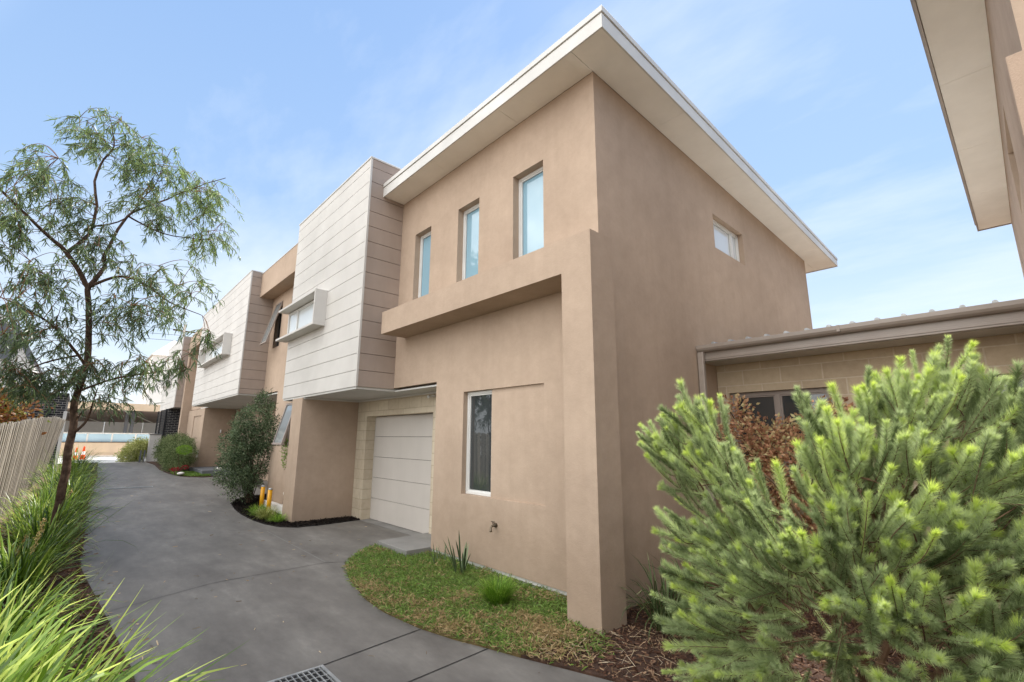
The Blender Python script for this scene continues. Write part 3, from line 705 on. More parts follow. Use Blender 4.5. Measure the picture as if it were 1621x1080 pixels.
St = empty('station_building', (2, 40, .4), 'low sand coloured building with sloping taupe canopy across the street', 'building')
MB().box(-14, 24, 40.0, 40.3, 3.28, 3.74).build('beam', 'sandstone', St)
g = MB(); g.hexa([(-14,40.31,3.40),(24,40.31,3.40),(24,50,2.72),(-14,50,2.72),(-14,40.31,3.5),(24,40.31,3.5),(24,50,2.82),(-14,50,2.82)]); g.build('canopy', 'station_soffit', St)
g = MB()
for i, x in enumerate([-13.5+2.5*k for k in range(15)]): g.box(x, x+2.47, 50, 50.2, .4, 2.72)
g.build('panel', 'white_band', St)
g = MB()
for x in (-5.0, -1.6, 1.9, 5.4):
    a, b7 = Vector((x, 40.6, 3.36)), Vector((x+2.6, 49.6, 2.73)); 
    g.hexa([a+Vector((0,0,-.02)), a+Vector((.14,0,-.02)), b7+Vector((.14,0,-.03)), b7+Vector((0,0,-.03)), a, a+Vector((.14,0,0)), b7+Vector((.14,0,0)), b7])
g.build('light_strip', 'light_strip', St)
for x in (2.28, 2.60, -7.5): MB().box(x, x+.2, 41.5, 41.7, .4, 3.3).build('column', 'grey_clad', St)
Bl = empty('balustrade', (2, 36.1, .4), 'pale blue glass balustrade on a sand coloured wall across the street', 'balustrade')
MB().box(-14, 14, 36.05, 36.3, .4, 1.22).build('wall', 'sandstone', Bl)
MB().box(-14, 14, 35.99, 36.04, .4, .60).build('plinth', 'sandstone', Bl)
MB().box(-14, 14, 36.03, 36.33, 1.221, 1.25).build('coping', 'black_metal', Bl)
g = MB(); g.box(-14, 14, 36.15, 36.2, 1.72, 1.78)
for i in range(24): g.box(-13.92+i*1.1, -13.84+i*1.1, 36.15, 36.2, 1.25, 1.73)
g.build('rail', 'light_strip', Bl)
g = MB()
for i in range(23): g.box(-13.85+i*1.1, -12.81+i*1.1, 36.17, 36.18, 1.26, 1.72)
g.build('pane', 'glass_fence', Bl)
# gate pillar
e = empty('gate_pillar', (2.8, 28.4, .4), 'pale rendered letterbox pillar between the two hedges at the street', 'pillar')
MB().box(2.60, 3.05, 28.35, 28.65, .3, 1.70).build('pillar', 'concrete_pale', e, bevel=.006)
MB().box(2.56, 3.09, 28.31, 28.69, 1.70, 1.73).build('capping', 'grey_clad', e)
MB().box(2.30, 2.36, 28.1, 28.16, .38, .95).build('post', 'grey_clad', e)
MB().box(2.44, 2.50, 28.05, 28.11, .38, .95).build('post', 'grey_clad', e)

def cone(x, y, s, label):
    z = gz(y)
    e = empty('traffic_cone', (x, y, z), label, 'traffic cone', 'orange traffic cones on the street')
    g = MB(); g.box(x-.2*s, x+.2*s, y-.2*s, y+.2*s, z, z+.04*s); g.build('base', 'cone', e); MB().lathe([(.15*s, .04*s), (.115*s, .33*s), (.085*s, .56*s), (.045*s, .9*s), (.02*s, .92*s)], (x, y, z), 14).build('body', 'cone', e)
    MB().lathe([(.1175*s, .33*s), (.0875*s, .56*s)], (x, y, z), 14).build('band', 'white_band', e)
cone(.34, 33.0, .72, 'orange and white traffic cone beside the tree trunk on the street, right of the pair')
cone(.06, 32.6, .66, 'orange and white traffic cone nearly hidden by the tree trunk, left of the pair')
# far roof and power pole
e = empty('far_house', (6.6, 62, .4), 'distant pale pitched roof peeping over the far townhouse', 'house')
g = MB(); g.box(4.9, 8.9, 62, 68, .4, 10.2); g.build('wall', 'white_house', e)
g = MB(); g.v = [(4.7, 61.6, 10.2), (9.1, 61.6, 10.2), (9.1, 68.4, 10.2), (4.7, 68.4, 10.2), (6.9, 65, 12.6)]; g.f = [(0,1,4),(1,2,4),(2,3,4),(3,0,4),(3,2,1,0)]; g.build('roof', 'concrete_pale', e)
e = empty('power_pole', (7.0, 59, .4), 'slim power pole with a crossarm and wires above the far roofs', 'power pole')
g = MB(); g.tube([(7.0, 59, .4), (7.0, 59, 13.4)], [.16, .11], 10); g.build('pole', 'concrete_pale', e, True)
MB().box(6.0, 8.0, 58.95, 59.05, 12.6, 12.72).build('crossarm', 'bark', e)
g = MB()
for (z, dy) in ((12.8, 0), (12.2, .1), (11.6, .1)):
    pts = [(-30+37*t/12, 59+dy, z-.6*4*(t/12)*(1-t/12)) for t in range(13)]; g.tube(pts, .018, 4, False)
g.build('wire', 'black_metal', e)

Rb = empty('townhouse', (0, -9, 0), 'unseen tan townhouse block added behind the camera to darken the light from there', 'house', 'townhouses along the driveway')  # unseen block, added to cut skylight from behind and to show in reflections
MB().box(-7, 3.0, -13, -8.2, 0, 6.2).build('wall', 'render', Rb)
MB().box(-7.3, 3.3, -13.3, -7.9, 6.2, 6.4).build('roof', 'white', Rb)

# ------------------------------------------------------------------ bollards, retaining edge, garden bits near the blade wall
def bollard(x, y, h, label):
    e = empty('bollard', (x, y, 0), label, 'bollard', 'yellow bollards by the blade wall')
    MB().lathe([(.044, -.02), (.044, h)], (x, y, 0), 20).build('post', 'yellow', e, True)
    MB().lathe([(.0445, h), (.0445, h+.012), (.036, h+.03), (.01, h+.036)], (x, y, 0), 20).build('cap', 'galv', e, True)
bollard(3.30, 11.8, .50, 'yellow steel bollard with grey cap, the far one next to the dark shrub')
bollard(3.24, 11.05, .50, 'yellow steel bollard with grey cap, the near one beside the blade wall')
tag(MB().box(3.36, 3.46, 10.205, 11.9, .0, .20).build('garden_edge', 'concrete_pale', bevel=.01), 'low pale concrete garden edge running from the blade wall behind the bollards', 'garden edge')
for i, (x, y, z, r_, lb) in enumerate([(3.5, 10.7, .2, .10, 'rounded pale garden stone behind the low garden edge, the lower one'), (3.55, 10.9, .42, .09, 'rounded pale garden stone stacked higher behind the bollards')]):
    g = MB()
    g.lathe([(r_*.3, -r_*.8), (r_*.85, -r_*.45), (r_, 0), (r_*.8, r_*.5), (r_*.25, r_*.8)], (x, y, z), 12); tag(g.build('garden_stone', 'stone', smooth=True), lb, 'stone')

# ------------------------------------------------------------------ trees and plants
def limb_rads(n, r0, r1): return [r0+(r1-r0)*i/(n-1) for i in range(n)]
def smooth_path(pts, n=4):
    pts = [Vector(p) for p in pts]; out = []
    for i in range(len(pts)-1):
        p0 = pts[max(i-1, 0)]; p1, p2 = pts[i], pts[i+1]; p3 = pts[min(i+2, len(pts)-1)]
        for k in range(n):
            t = k/n; out.append(.5*((2*p1)+(-p0+p2)*t+(2*p0-5*p1+4*p2-p3)*t*t+(-p0+3*p1-3*p2+p3)*t**3))
    out.append(pts[-1]); return out

T = empty('gum_tree', (-.1, 9.5, 0), 'slender willow leaved gum tree growing from the strappy grass at left', 'tree')
limbs = [
 ([(-.10, 9.5, 0), (-.08, 9.5, .48), (-.07, 9.5, .95), (-.07, 9.5, 1.32), (-.065, 9.5, 1.69), (-.10, 9.5, 2.06), (-.065, 9.5, 2.64), (-.09, 9.5, 3.13), (-.16, 9.5, 3.62), (-.19, 9.5, 3.86)], .058, .036),
 ([(-.19, 9.5, 3.86), (-.5, 9.4, 4.33), (-.73, 9.3, 4.49), (-1.14, 9.1, 4.83), (-1.47, 9.0, 5.12)], .038, .010),
 ([(-.5, 9.4, 4.33), (-.27, 9.6, 4.9), (-.36, 9.7, 5.88), (-.21, 9.7, 6.43), (-.32, 9.7, 6.87)], .028, .006),
 ([(-.19, 9.5, 3.86), (-.06, 9.6, 4.24), (-.07, 9.7, 4.54), (.14, 9.9, 5.33), (.43, 10.0, 5.68), (.96, 10.1, 6.24), (1.53, 10.2, 6.76)], .034, .006),
 ([(-.19, 9.5, 3.86), (.14, 9.3, 4.08), (.47, 9.1, 3.98), (.83, 9.0, 3.72), (1.27, 8.9, 3.57)], .024, .005),
 ([(-.06, 9.5, 2.64), (-.44, 9.2, 3.12), (-.78, 9.0, 3.3), (-1.01, 8.8, 3.38)], .022, .006),
 ([(-.09, 9.5, 2.25), (.29, 9.3, 2.46), (.73, 9.1, 2.58), (1.21, 9.0, 2.72)], .018, .004),
 ([(-.07, 9.5, 1.6), (.05, 9.47, 1.80), (.10, 9.45, 2.07), (.13, 9.4, 2.32)], .022, .006),
 ([(-.07, 9.5, 1.75), (.0, 9.5, 1.95), (.10, 9.45, 2.05)], .012, .005),
 ([(.14, 9.9, 5.33), (.67, 10.0, 5.21), (1.37, 10.1, 5.33)], .016, .005),
 ([(-.065, 9.5, 2.84), (-.52, 9.7, 2.66), (-.89, 9.8, 2.4)], .018, .005),
 ([(-.27, 9.6, 4.9), (.1, 9.7, 5.2), (.4, 9.9, 6.0), (.5, 9.9, 6.5)], .014, .004),
]
g = MB(); nodes = []
for pts, r0, r1 in limbs:
    sp = smooth_path(pts, 5)
    sp = [p+Vector((mnoise.noise(p*3.1)*.025, mnoise.noise(p*3.1+Vector((7, 0, 0)))*.025, 0)) if 0 < i < len(sp)-1 else p for i, p in enumerate(sp)]
    g.tube(sp, limb_rads(len(sp), r0, r1), 9); nodes += sp[(12 if pts is limbs[0][0] else 2):]
g.build('trunk', 'bark', T, True)
E_ = [(-0.32, 9.7, 6.57, 0.52, 0.45), (0.33, 9.9, 6.41, 0.47, 0.50), (1.10, 10.1, 6.28, 0.46, 0.50), (1.38, 10.1, 5.49, 0.37, 0.45), (0.43, 9.9, 5.65, 0.43, 0.38), (-0.97, 9.2, 5.42, 0.34, 0.41), (-1.12, 9.1, 4.53, 0.26, 0.54), (-0.58, 9.5, 5.07, 0.38, 0.46), (-0.2, 9.6, 4.58, 0.37, 0.42), (-0.67, 9.2, 3.83, 0.34, 0.42), (-0.9, 8.9, 3.17, 0.26, 0.51), (-0.47, 9.2, 3.11, 0.29, 0.37), (0.37, 9.2, 4.19, 0.35, 0.28), (0.95, 9.0, 4.12, 0.31, 0.33), (0.65, 9.1, 3.65, 0.43, 0.25), (0.17, 9.4, 3.50, 0.31, 0.38), (-0.08, 9.4, 2.55, 0.38, 0.33), (0.58, 9.2, 2.62, 0.39, 0.28), (1.07, 9.0, 2.82, 0.27, 0.2), (1.45, 8.9, 3.30, 0.28, 0.18), (-0.81, 9.6, 2.43, 0.25, 0.4), (0.23, 9.3, 2.17, 0.30, 0.12), (-0.55, 9.6, 2.41, 0.27, 0.32), (-1.48, 9.1, 3.96, 0.29, 1.02)]
rg = np.random.default_rng(11)
E6 = [(a, b8, c8, d8, .55, e8) for a, b8, c8, d8, e8 in E_]
Pc, dirs, idx = inside_ellipsoids(E6, 760, rg)
g = MB(); LP = []; LD = []; nd = np.array([tuple(p) for p in nodes])
for i, c9 in enumerate(Pc):
    dd_ = np.linalg.norm(nd-c9, axis=1)+.35*np.maximum(0, nd[:, 2]-c9[2]); j = int(np.argmin(dd_)); a = Vector(nd[j]); c0 = Vector(c9)
    if i % 3 == 0: nodes.append(c0); nd = np.vstack([nd, c9])
    md = a.lerp(c0, .5)+Vector((0, 0, .10*(c0-a).length)); out = (c0-a); out.z = 0
    if out.length < 1e-3: out = Vector((1, 0, 0))
    out.normalize()
    tip = c0+out*.22+Vector((rg.normal()*.09, rg.normal()*.09, -.20-.1*rg.random()))
    path_ = smooth_path([a, md, c0, c0.lerp(tip, .55)+Vector((0, 0, .04)), tip], 3)
    g.tube(path_, limb_rads(len(path_), .0055, .0016), 4, False)
    L0 = path_[len(path_)//2-1:]
    m_ = rg.integers(18, 36)
    for k in range(m_):
        t = rg.random()*(len(L0)-1.001); q = int(t); p = L0[q].lerp(L0[q+1], t-q)
        LP.append(tuple(p)); dv = np.array(L0[q+1]-L0[q]); dv = dv/np.linalg.norm(dv)
        LD.append(dv*.6+rg.normal(size=3)*.5+np.array([0, 0, -.6]))
g.build('twigs', 'twig', T)
LP = np.array(LP); LD = np.array(LD)
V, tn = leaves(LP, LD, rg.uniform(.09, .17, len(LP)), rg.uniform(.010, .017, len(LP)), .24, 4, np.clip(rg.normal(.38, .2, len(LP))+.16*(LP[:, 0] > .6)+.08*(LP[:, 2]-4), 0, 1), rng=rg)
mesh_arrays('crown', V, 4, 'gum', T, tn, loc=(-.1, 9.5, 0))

# strappy grass clumps
def tussock(name, loc, n, h, spread, label, cat, group, w=.011, mat='grass', seed=1, tonemu=.5, lean=(0, 0), seedheads=0, rx=.14, segs=6, droop=1.):
    rr = np.random.default_rng(seed)
    e = None
    az = rr.random(n)*2*math.pi; L = h*rr.uniform(.6, 1.25, n); el = np.clip(rr.normal(1.12, .24, n), .35, 1.5)
    base = np.stack([rx*rr.random(n)**.5*np.cos(az), rx*rr.random(n)**.5*np.sin(az), np.zeros(n)], 1)
    hd = np.stack([np.cos(az+rr.normal(0, .5, n)), np.sin(az+rr.normal(0, .5, n)), np.zeros(n)], 1)+np.array([lean[0], lean[1], 0]); hd = unit(hd)
    up = np.array([0, 0, 1.]); ts = np.linspace(0, 1, segs+1); side = np.stack([-hd[:, 1], hd[:, 0], np.zeros(n)], 1)
    dr = rr.uniform(.1, 1.1, n)**1.3*droop*1.15
    def pt(t):
        ang = el-dr*t*t*1.9; 
        return ang
    pos = base.copy(); ring = []; step = L/segs
    tw = rr.normal(0, .5, n)
    for i, t in enumerate(ts):
        ww = w*rr.uniform(.98, 1.02, n)*(1-.05*t)*np.where(t > .75, (1-t)/.25*.95+.05, 1)*.5
        sv = side*np.cos(tw*t)[:, None]+up*np.sin(tw*t)[:, None]*.8
        ring.append((pos-sv*ww[:, None], pos+sv*ww[:, None]))
        a = el-dr*(t**1.6)*2.0*spread
        pos = pos+(hd*np.cos(a)[:, None]+up*np.sin(a)[:, None])*step[:, None]
    out = [np.stack([ring[i][0], ring[i][1], ring[i+1][1], ring[i+1][0]], 1) for i in range(segs)]
    V = np.stack(out, 1).reshape(-1, 3)
    tb = np.clip(rr.normal(tonemu, .26, n), 0, 1); tm = np.tile(tb, (segs, 1)); tm[-1] = np.where(rr.random(n) < .22, 1.0, tm[-1]); tn = np.repeat(tm.ravel(), 4)
    V = np.stack(out, 0).reshape(-1, 3)
    o = mesh_arrays(name, V, 4, mat, None, tn); o.location = loc
    tag(o, label, cat, group, 'thing')
    if seedheads:
        for k in range(seedheads):
            pts = []; dd2 = []
            a = rr.random()*6.28; b0 = np.array([.05*math.cos(a), .05*math.sin(a), 0]); dr_ = np.array([.28*math.cos(a)+.2, .28*math.sin(a), 1.]); 
            for u in np.linspace(.55, 1, 26):
                for _ in range(5): pts.append(b0+dr_*h*1.0*u+rr.normal(size=3)*.012); dd2.append(rr.normal(size=3)+np.array([0, 0, .6]))
            V, tn = leaves(np.array(pts), np.array(dd2), .02, .008, .1, 1, rr.random(len(pts)), rng=rr)
            s_ = mesh_arrays('seed_head', V, 4, 'seed', None, tn); s_.parent = o
    return o
GG = 'strappy grass clumps in the left garden bed'
spec = [
 ((-.42, 2.35), 480, 1.02, .021, 'large bright strappy clump in the bottom left corner nearest the camera', 0),
 ((-.14, 2.8), 440, .82, .020, 'arching strappy clump spilling over the driveway near the bottom left', 0),
 ((-.72, 3.2), 300, .66, .016, 'tall strappy clump at the left picture edge behind the front ones', 3),
 ((-.22, 3.9), 360, .66, .016, 'yellow green strappy clump behind the arching one at the driveway edge', 0),
 ((-.6, 4.6), 280, .50, .014, 'strappy clump with dry tan seed heads by the fence at left', 4),
 ((-.22, 5.4), 240, .60, .013, 'mid green strappy clump with its tips over the concrete, beside the driveway', 0),
 ((-.7, 6.4), 280, .50, .013, 'strappy clump against the fence left of the trunk foot, with pale seed heads', 3),
 ((-.26, 7.0), 240, .70, .012, 'dark strappy clump just in front of the gum tree', 1),
 ((-.44, 8.0), 260, .42, .012, 'strappy clump between the fence and the gum trunk', 2),
 ((-.14, 8.6), 260, .88, .012, 'dark tufted clump on the driveway side of the trunk foot', 0),
 ((-.32, 10.4), 240, .72, .012, 'bright strappy clump just beyond the trunk against the fence', 1),
 ((-.08, 10.9), 240, .75, .012, 'dark arching clump right behind the gum trunk', 0),
 ((-.22, 12.3), 220, .75, .012, 'yellow tipped clump along the far fence', 0),
 ((.08, 13.4), 220, .85, .012, 'dark clump leaning over the far driveway edge', 0),
 ((-.22, 15.3), 220, .85, .012, 'bright clump under the far end of the fence', 0),
 ((.1, 16.4), 200, .85, .012, 'dark clump near the long narrow drain', 0),
 ((-.2, 18.4), 200, 1.0, .012, 'pale clump below the last palings', 0),
 ((.22, 20.3), 200, .9, .012, 'farthest dark clump but one by the driveway', 0),
 ((.1, 23.0), 200, 1.0, .013, 'farthest clump in front of the orange cones', 0)]
for i, ((x, y), n_, h_, w_, lb, sh) in enumerate(spec):
    tussock('strappy_grass', (x, y, gz(y)+.01), n_, h_, 1., lb, 'grass clump', GG, w_, 'grass', 30+i, .52 if x < -.3 or y < 4 else .30, (.10, .0), sh, .16)
# near lawn plants
tussock('grass_tuft', (3.28, 3.72, .02), 1100, .235, .9, 'round bright green grass tuft on the lawn below the tap', 'grass tuft', None, .0036, 'bright_leaf', 61, .25, (0, 0), 0, .085, 5, .55)
tussock('flax', (3.66, 4.85, .02), 16, .42, .25, 'few upright dark flax blades against the wall base', 'plant', None, .022, 'olive', 62, .35, (-.2, .3), 0, .10, 5, .4)
tussock('flax', (3.72, 5.35, .02), 10, .26, .4, 'short sparse blades by the wall near the step', 'plant', None, .014, 'olive', 63, .4, (-.2, .5), 0, .10, 5, .6)
tussock('strappy_grass', (4.02, 2.35, .02), 150, .55, 1.1, 'dark straggly grass clump at the foot of the corner pier', 'grass clump', None, .011, 'hedge', 64, .25, (-.2, -.3), 0, .14)
tussock('strappy_grass', (4.55, 2.3, .02), 150, .6, 1.1, 'dark grass clump between the side wall and the woolly bush', 'grass clump', None, .011, 'hedge', 65, .25, (-.2, -.3), 0, .14)
tussock('grass_tuft', (2.98, 10.25, .01), 520, .27, 1.2, 'rounded yellow green grass tuft left of the bollards', 'grass tuft', 'grass tufts in the dark mulch', .005, 'varieg', 66, .15, (0, 0), 0, .10, 5, .75)
tussock('grass_tuft', (2.98, 10.8, .01), 420, .26, 1.2, 'green grass tuft behind the rounded yellow one', 'grass tuft', 'grass tufts in the dark mulch', .005, 'bright_leaf', 67, .3, (0, 0), 0, .10, 5, .75)
tussock('grass_tuft', (3.08, 9.85, .01), 300, .2, 1.2, 'small green grass tuft right in front of the blade wall', 'grass tuft', 'grass tufts in the dark mulch', .004, 'bright_leaf', 68, .5, (0, 0), 0, .09, 4, 1.)

def leafy(name, E, n, ll, lw, mat, base, label, cat, group=None, seed=3, tmu=.45, tsd=.22, up=.2, segs=2, stems=6, shell=.2, stem_mat='bark', part='leaves', clump=0, r0=.014):
    rr = np.random.default_rng(seed)
    e = empty(name, base, label, cat, group)
    if clump:
        C_, dC, ix = inside_ellipsoids(E, clump, rr, shell); k = rr.integers(0, clump, n)
        P_ = C_[k]+rr.normal(size=(n, 3))*.055*max(1., ll/.05)*.9; d_ = unit(P_-C_[k])*.6+dC[k]; tc = rr.normal(0, .16, clump)[k]
    else:
        P_, d_, ix = inside_ellipsoids(E, n, rr, shell); tc = 0
    P_[:, 2] = np.maximum(P_[:, 2], base[2]+.02)
    D_ = d_+rr.normal(size=(n, 3))*.7+np.array([0, 0, up])
    V, tn = leaves(P_, D_, ll*rr.uniform(.6, 1.3, n), lw*rr.uniform(.7, 1.2, n), .12, segs, np.clip(rr.normal(tmu, tsd, n)+tc, 0, 1), rng=rr)
    mesh_arrays(part, V, 4, mat, e, tn, loc=base)
    g = MB()
    for j in range(stems):
        ec = E[j % len(E)]; tgt = Vector(ec[:3])+Vector((rr.normal()*ec[3]*.4, rr.normal()*ec[4]*.4, rr.random()*ec[5]*.6)); b0 = Vector(base)+Vector((rr.normal()*.03, rr.normal()*.03, -.02))
        md = b0.lerp(tgt, .5)+Vector((rr.normal()*.04, rr.normal()*.04, .06)); sp = smooth_path([b0, md, tgt], 4); g.tube(sp, limb_rads(len(sp), r0, r0*.3), 6)
    if stems: g.build('stems', stem_mat, e, True)
    return e
leafy('olive_shrub', [(3.22, 12.6, 2.05, .42, .4, .5), (3.08, 12.5, 1.5, .48, .42, .5), (3.3, 12.7, 1.1, .5, .45, .45), (3.02, 12.5, .55, .42, .45, .40), (3.3, 12.4, 2.45, .22, .25, .32), (3.45, 12.3, 1.7, .35, .4, .5), (2.9, 12.6, 1.9, .25, .3, .3), (2.95, 12.5, .8, .5, .45, .5), (3.0, 12.9, 1.3, .5, .5, .5)], 20000, .052, .020, 'olive', (3.25, 12.6, .03), 'tall dark leafy shrub standing behind the two yellow bollards', 'shrub', None, 71, .45, .24, .35, 2, 16, .1, clump=700)
leafy('small_shrub', [(3.45, 10.75, 1.35, .14, .3, .22), (3.5, 10.9, 1.1, .12, .25, .2)], 900, .04, .014, 'bright_leaf', (3.5, 10.8, .1), 'small green shrub under the open window beside the blade wall', 'shrub', None, 72, .3, .2, .3, 2, 6)
leafy('hedge', [(3.05, 22.9, .75, .42, 1.5, .62), (3.25, 24.6, 1.05, .5, 1.1, .68), (3.1, 26.3, 1.0, .42, 1.1, .6), (3.35, 23.0, 1.0, .35, 1.0, .55)], 26000, .06, .024, 'hedge', (3.2, 24.4, .26), 'rounded clipped grey green hedge in front of the far entry', 'hedge', None, 73, .5, .25, .2, 2, 8, .45, clump=900)
leafy('flowering_shrub', [(2.25, 28.9, .95, .5, .5, .45), (2.0, 28.9, .65, .4, .4, .32), (2.5, 29.1, 1.1, .35, .4, .32)], 7000, .08, .035, 'varieg', (2.2, 28.9, .4), 'pale yellow green shrub beside the letterbox pillar at the street', 'shrub', None, 74, .5, .26, .3, 2, 6, .4, clump=300)
leafy('topiary', [(3.02, 21.0, 1.12, .26, .26, .17)], 1500, .035, .014, 'bright_leaf', (2.98, 21.0, .27), 'small lime green topiary ball on a thin pale stem by the hedge', 'topiary', None, 75, .45, .2, .3, 2, 1, .5, r0=.012)
leafy('red_flowers', [(2.86, 21.1, .42, .22, .15, .06), (3.12, 21.0, .5, .12, .15, .06)], 220, .035, .026, 'redfl', (2.85, 20.95, .27), 'low patch of red flowers under the topiary', 'flowers', None, 76, .5, .25, .3, 1, 4, .2, part='petals')
tag(MB().lathe([(.04, 0), (.11, .03), (.12, .07), (.05, .10)], (2.95, 20.6, .25), 10).build('garden_stone', 'white_house', smooth=True), 'white stone on the small far lawn', 'stone')
leafy('maple_shrub', [(5.75, 2.05, 1.62, .3, .42, .26), (5.7, 1.75, 1.3, .32, .45, .4), (5.7, 1.55, .8, .35, .4, .4), (5.7, 1.35, 1.8, .3, .3, .22), (5.8, 2.35, 1.95, .15, .2, .14)], 7500, .05, .03, 'maple', (5.75, 1.6, .03), 'russet leaved maple shrub in front of the wing window', 'shrub', None, 77, .5, .26, .1, 2, 9, .1, clump=260)
leafy('magnolia', [(-1.5, 17.2, 2.35, .36, .6, .30), (-1.18, 17.0, 2.25, .26, .5, .24), (-1.95, 17.4, 2.3, .45, .6, .40), (-1.6, 17.2, 1.6, .5, .6, .5)], 1700, .15, .065, 'magnolia', (-1.6, 17.2, .1), 'magnolia with bronze and green leaves rising over the fence at left', 'tree', None, 78, .45, .3, .5, 3, 6, .2, clump=150)

# ------------------------------------------------------------------ lawns (nobody could count the blades)
def in_poly(P_, poly):
    x, y = P_[:, 0], P_[:, 1]; c = np.zeros(len(P_), bool); n = len(poly); j = n-1
    for i in range(n):
        xi, yi = poly[i]; xj, yj = poly[j]
        c ^= ((yi > y) != (yj > y)) & (x < (xj-xi)*(y-yi)/(yj-yi+1e-12)+xi); j = i
    return c
def scatter(poly, n, rr):
    a = np.array(poly); P_ = rr.uniform(a.min(0), a.max(0), (int(n*2.5), 2)); return P_[in_poly(P_, poly)][:n]
rr = np.random.default_rng(5)
lawnpoly = [(p[0]-.025, p[1]) for p in lawn_edge if p[1] > 2.25]+[(3.3, 2.35), (3.46, 2.6), (3.47, 3.0), (3.93, 3.0), (3.95, 5.9), (3.55, 5.9), (3.55, 6.74)]
pp_ = scatter(lawnpoly, 30000, rr)
nz = np.array([mnoise.noise(Vector((x*2.1, y*2.1, 3)))*.6+mnoise.noise(Vector((x*7, y*7, 9)))*.4 for x, y in pp_])
edge = np.clip((3.9-pp_[:, 1])/1.3, 0, 1)
dry = nz+edge*.45+rr.normal(0, .22, len(pp_))-.12+.25*(pp_[:, 0] < 2.75)
keep = ~((pp_[:, 1] < 2.9) & (rr.random(len(pp_)) < .75*np.clip((2.9-pp_[:, 1])/.5, 0, 1)))
pp_, dry, nz = pp_[keep], dry[keep], nz[keep]
h0 = .022+.02*np.clip(nz+.5, 0, 1)
P3 = np.column_stack([pp_, np.full(len(pp_), .02)+rr.random(len(pp_))*h0])
D3 = np.column_stack([rr.normal(size=(len(pp_), 2))*.9, rr.uniform(.1, 1.1, len(pp_))])
tone = np.where(dry > .20, rr.uniform(0, .22, len(pp_)), rr.uniform(.38, 1, len(pp_)))
V, tn = leaves(P3, D3, rr.uniform(.03, .08, len(P3)), rr.uniform(.005, .011, len(P3)), .15, 2, tone, rng=rr, sag=.25)
o = mesh_arrays('grass', V, 4, 'lawn', None, tn); tag(o, 'short coarse lawn with dry straw patches between the driveway and the near wall', kind='stuff')
far = [(2.85, 20.9), (3.2, 20.2), (3.5, 20.0), (3.8, 20.1), (3.8, 20.9), (3.5, 21.8), (2.8, 21.8)]
pp_ = scatter(far, 5000, rr); P3 = np.column_stack([pp_, np.array([gz(y) for y in pp_[:, 1]])+.02]); D3 = np.column_stack([rr.normal(size=(len(pp_), 2))*.6, rr.uniform(.3, 1, len(pp_))])
V, tn = leaves(P3, D3, .08, .012, .1, 1, rr.uniform(.5, 1, len(P3)), rng=rr); o = mesh_arrays('grass', V, 4, 'lawn', None, tn); tag(o, 'small green lawn patch at the far entry step', kind='stuff')

def chips(name, poly, n, mat, label, ls=(.012, .05), ws=(.004, .012), zb=.02, tmu=.45, tsd=.25, flat=.35, seed=8, zj=.012):
    rr = np.random.default_rng(seed); pp_ = scatter(poly, n, rr); m_ = len(pp_)
    P3 = np.column_stack([pp_, np.array([gz(y) for y in pp_[:, 1]])+zb+rr.random(m_)*zj]); D3 = np.column_stack([rr.normal(size=(m_, 2)), rr.normal(size=m_)*flat])
    V, tn = leaves(P3, D3, rr.uniform(*ls, m_), rr.uniform(*ws, m_), .08, 1, np.clip(rr.normal(tmu, tsd, m_), 0, 1), rng=rr)
    o = mesh_arrays(name, V, 4, mat, None, tn); tag(o, label, kind='stuff'); return o
chips('bark_chips', [(2.7, 2.95), (3.45, 2.95), (3.46, 2.62), (3.86, 2.62), (3.86, 2.84), (6.5, 2.84), (6.5, -1.2), (3.05, -1.2), (3.02, 1.6), (2.943, 2.118), (2.8, 2.55)], 26000, 'chip', 'reddish brown bark chips under the woolly bush')
chips('straw', [(2.75, 2.9), (3.45, 2.75), (3.75, 2.5), (4.1, 2.2), (3.5, 1.7), (3.0, 2.05)], 220, 'straw', 'dry straw stems scattered in front of the corner pier', (.04, .13), (.0015, .0032), .03, .55, .25, .25, 9, .03)
chips('dark_chips', mulch_edge+[(3.9, 12.5), (3.92, 10.3), (3.24, 10.2), (3.24, 9.62), (4.44, 9.6)], 16000, 'chip_dark', 'near black mulch chips round the foot of the blade wall', (.012, .05), (.006, .014), .016)
chips('bark_chips', [(-1.0, 4.0), (.47, 4.2), (.25, 8.0), (.33, 12), (.6, 20), (-.4, 20), (-.9, 10)], 14000, 'chip', 'brown bark chips under the strappy grass in the left bed', (.02, .07), (.006, .015), .024, seed=12)

dp = [p for p in left_edge if 3 < p[1] < 22]+[(2.7, 20), (2.7, 13), (2.6, 9.2), (4.2, 9), (4.2, 7), (2.5, 6.2), (2.2, 4), (2.2, 3)]
chips('leaf_litter', dp, 170, 'straw', 'scattered dry leaves and twigs on the driveway concrete', (.02, .07), (.003, .009), .004, .4, .3, .08, 15, .004)
chips('leaf_litter', [(x+.0, y) for x, y in left_edge if 3 < y < 24]+[(x+.22, y) for x, y in reversed(left_edge) if 3 < y < 24], 260, 'straw', 'dry leaves gathered along the left edge of the concrete', (.02, .06), (.004, .01), .004, .35, .3, .08, 16, .004)
chips('bark_chips', [(x-.08, y) for x, y in lawn_edge if y < 3.2]+[(3.2, -1)], 60, 'chip', 'few bark chips spilled on the concrete edge', (.01, .03), (.004, .01), .004, .4, .3, .08, 17, .004)

# ------------------------------------------------------------------ the big woolly bush
WB = empty('woolly_bush', (3.12, .92, 0), 'big feathery silver green woolly bush filling the right foreground', 'bush')
rr = np.random.default_rng(21)
base = np.array([3.12, .92, .0])
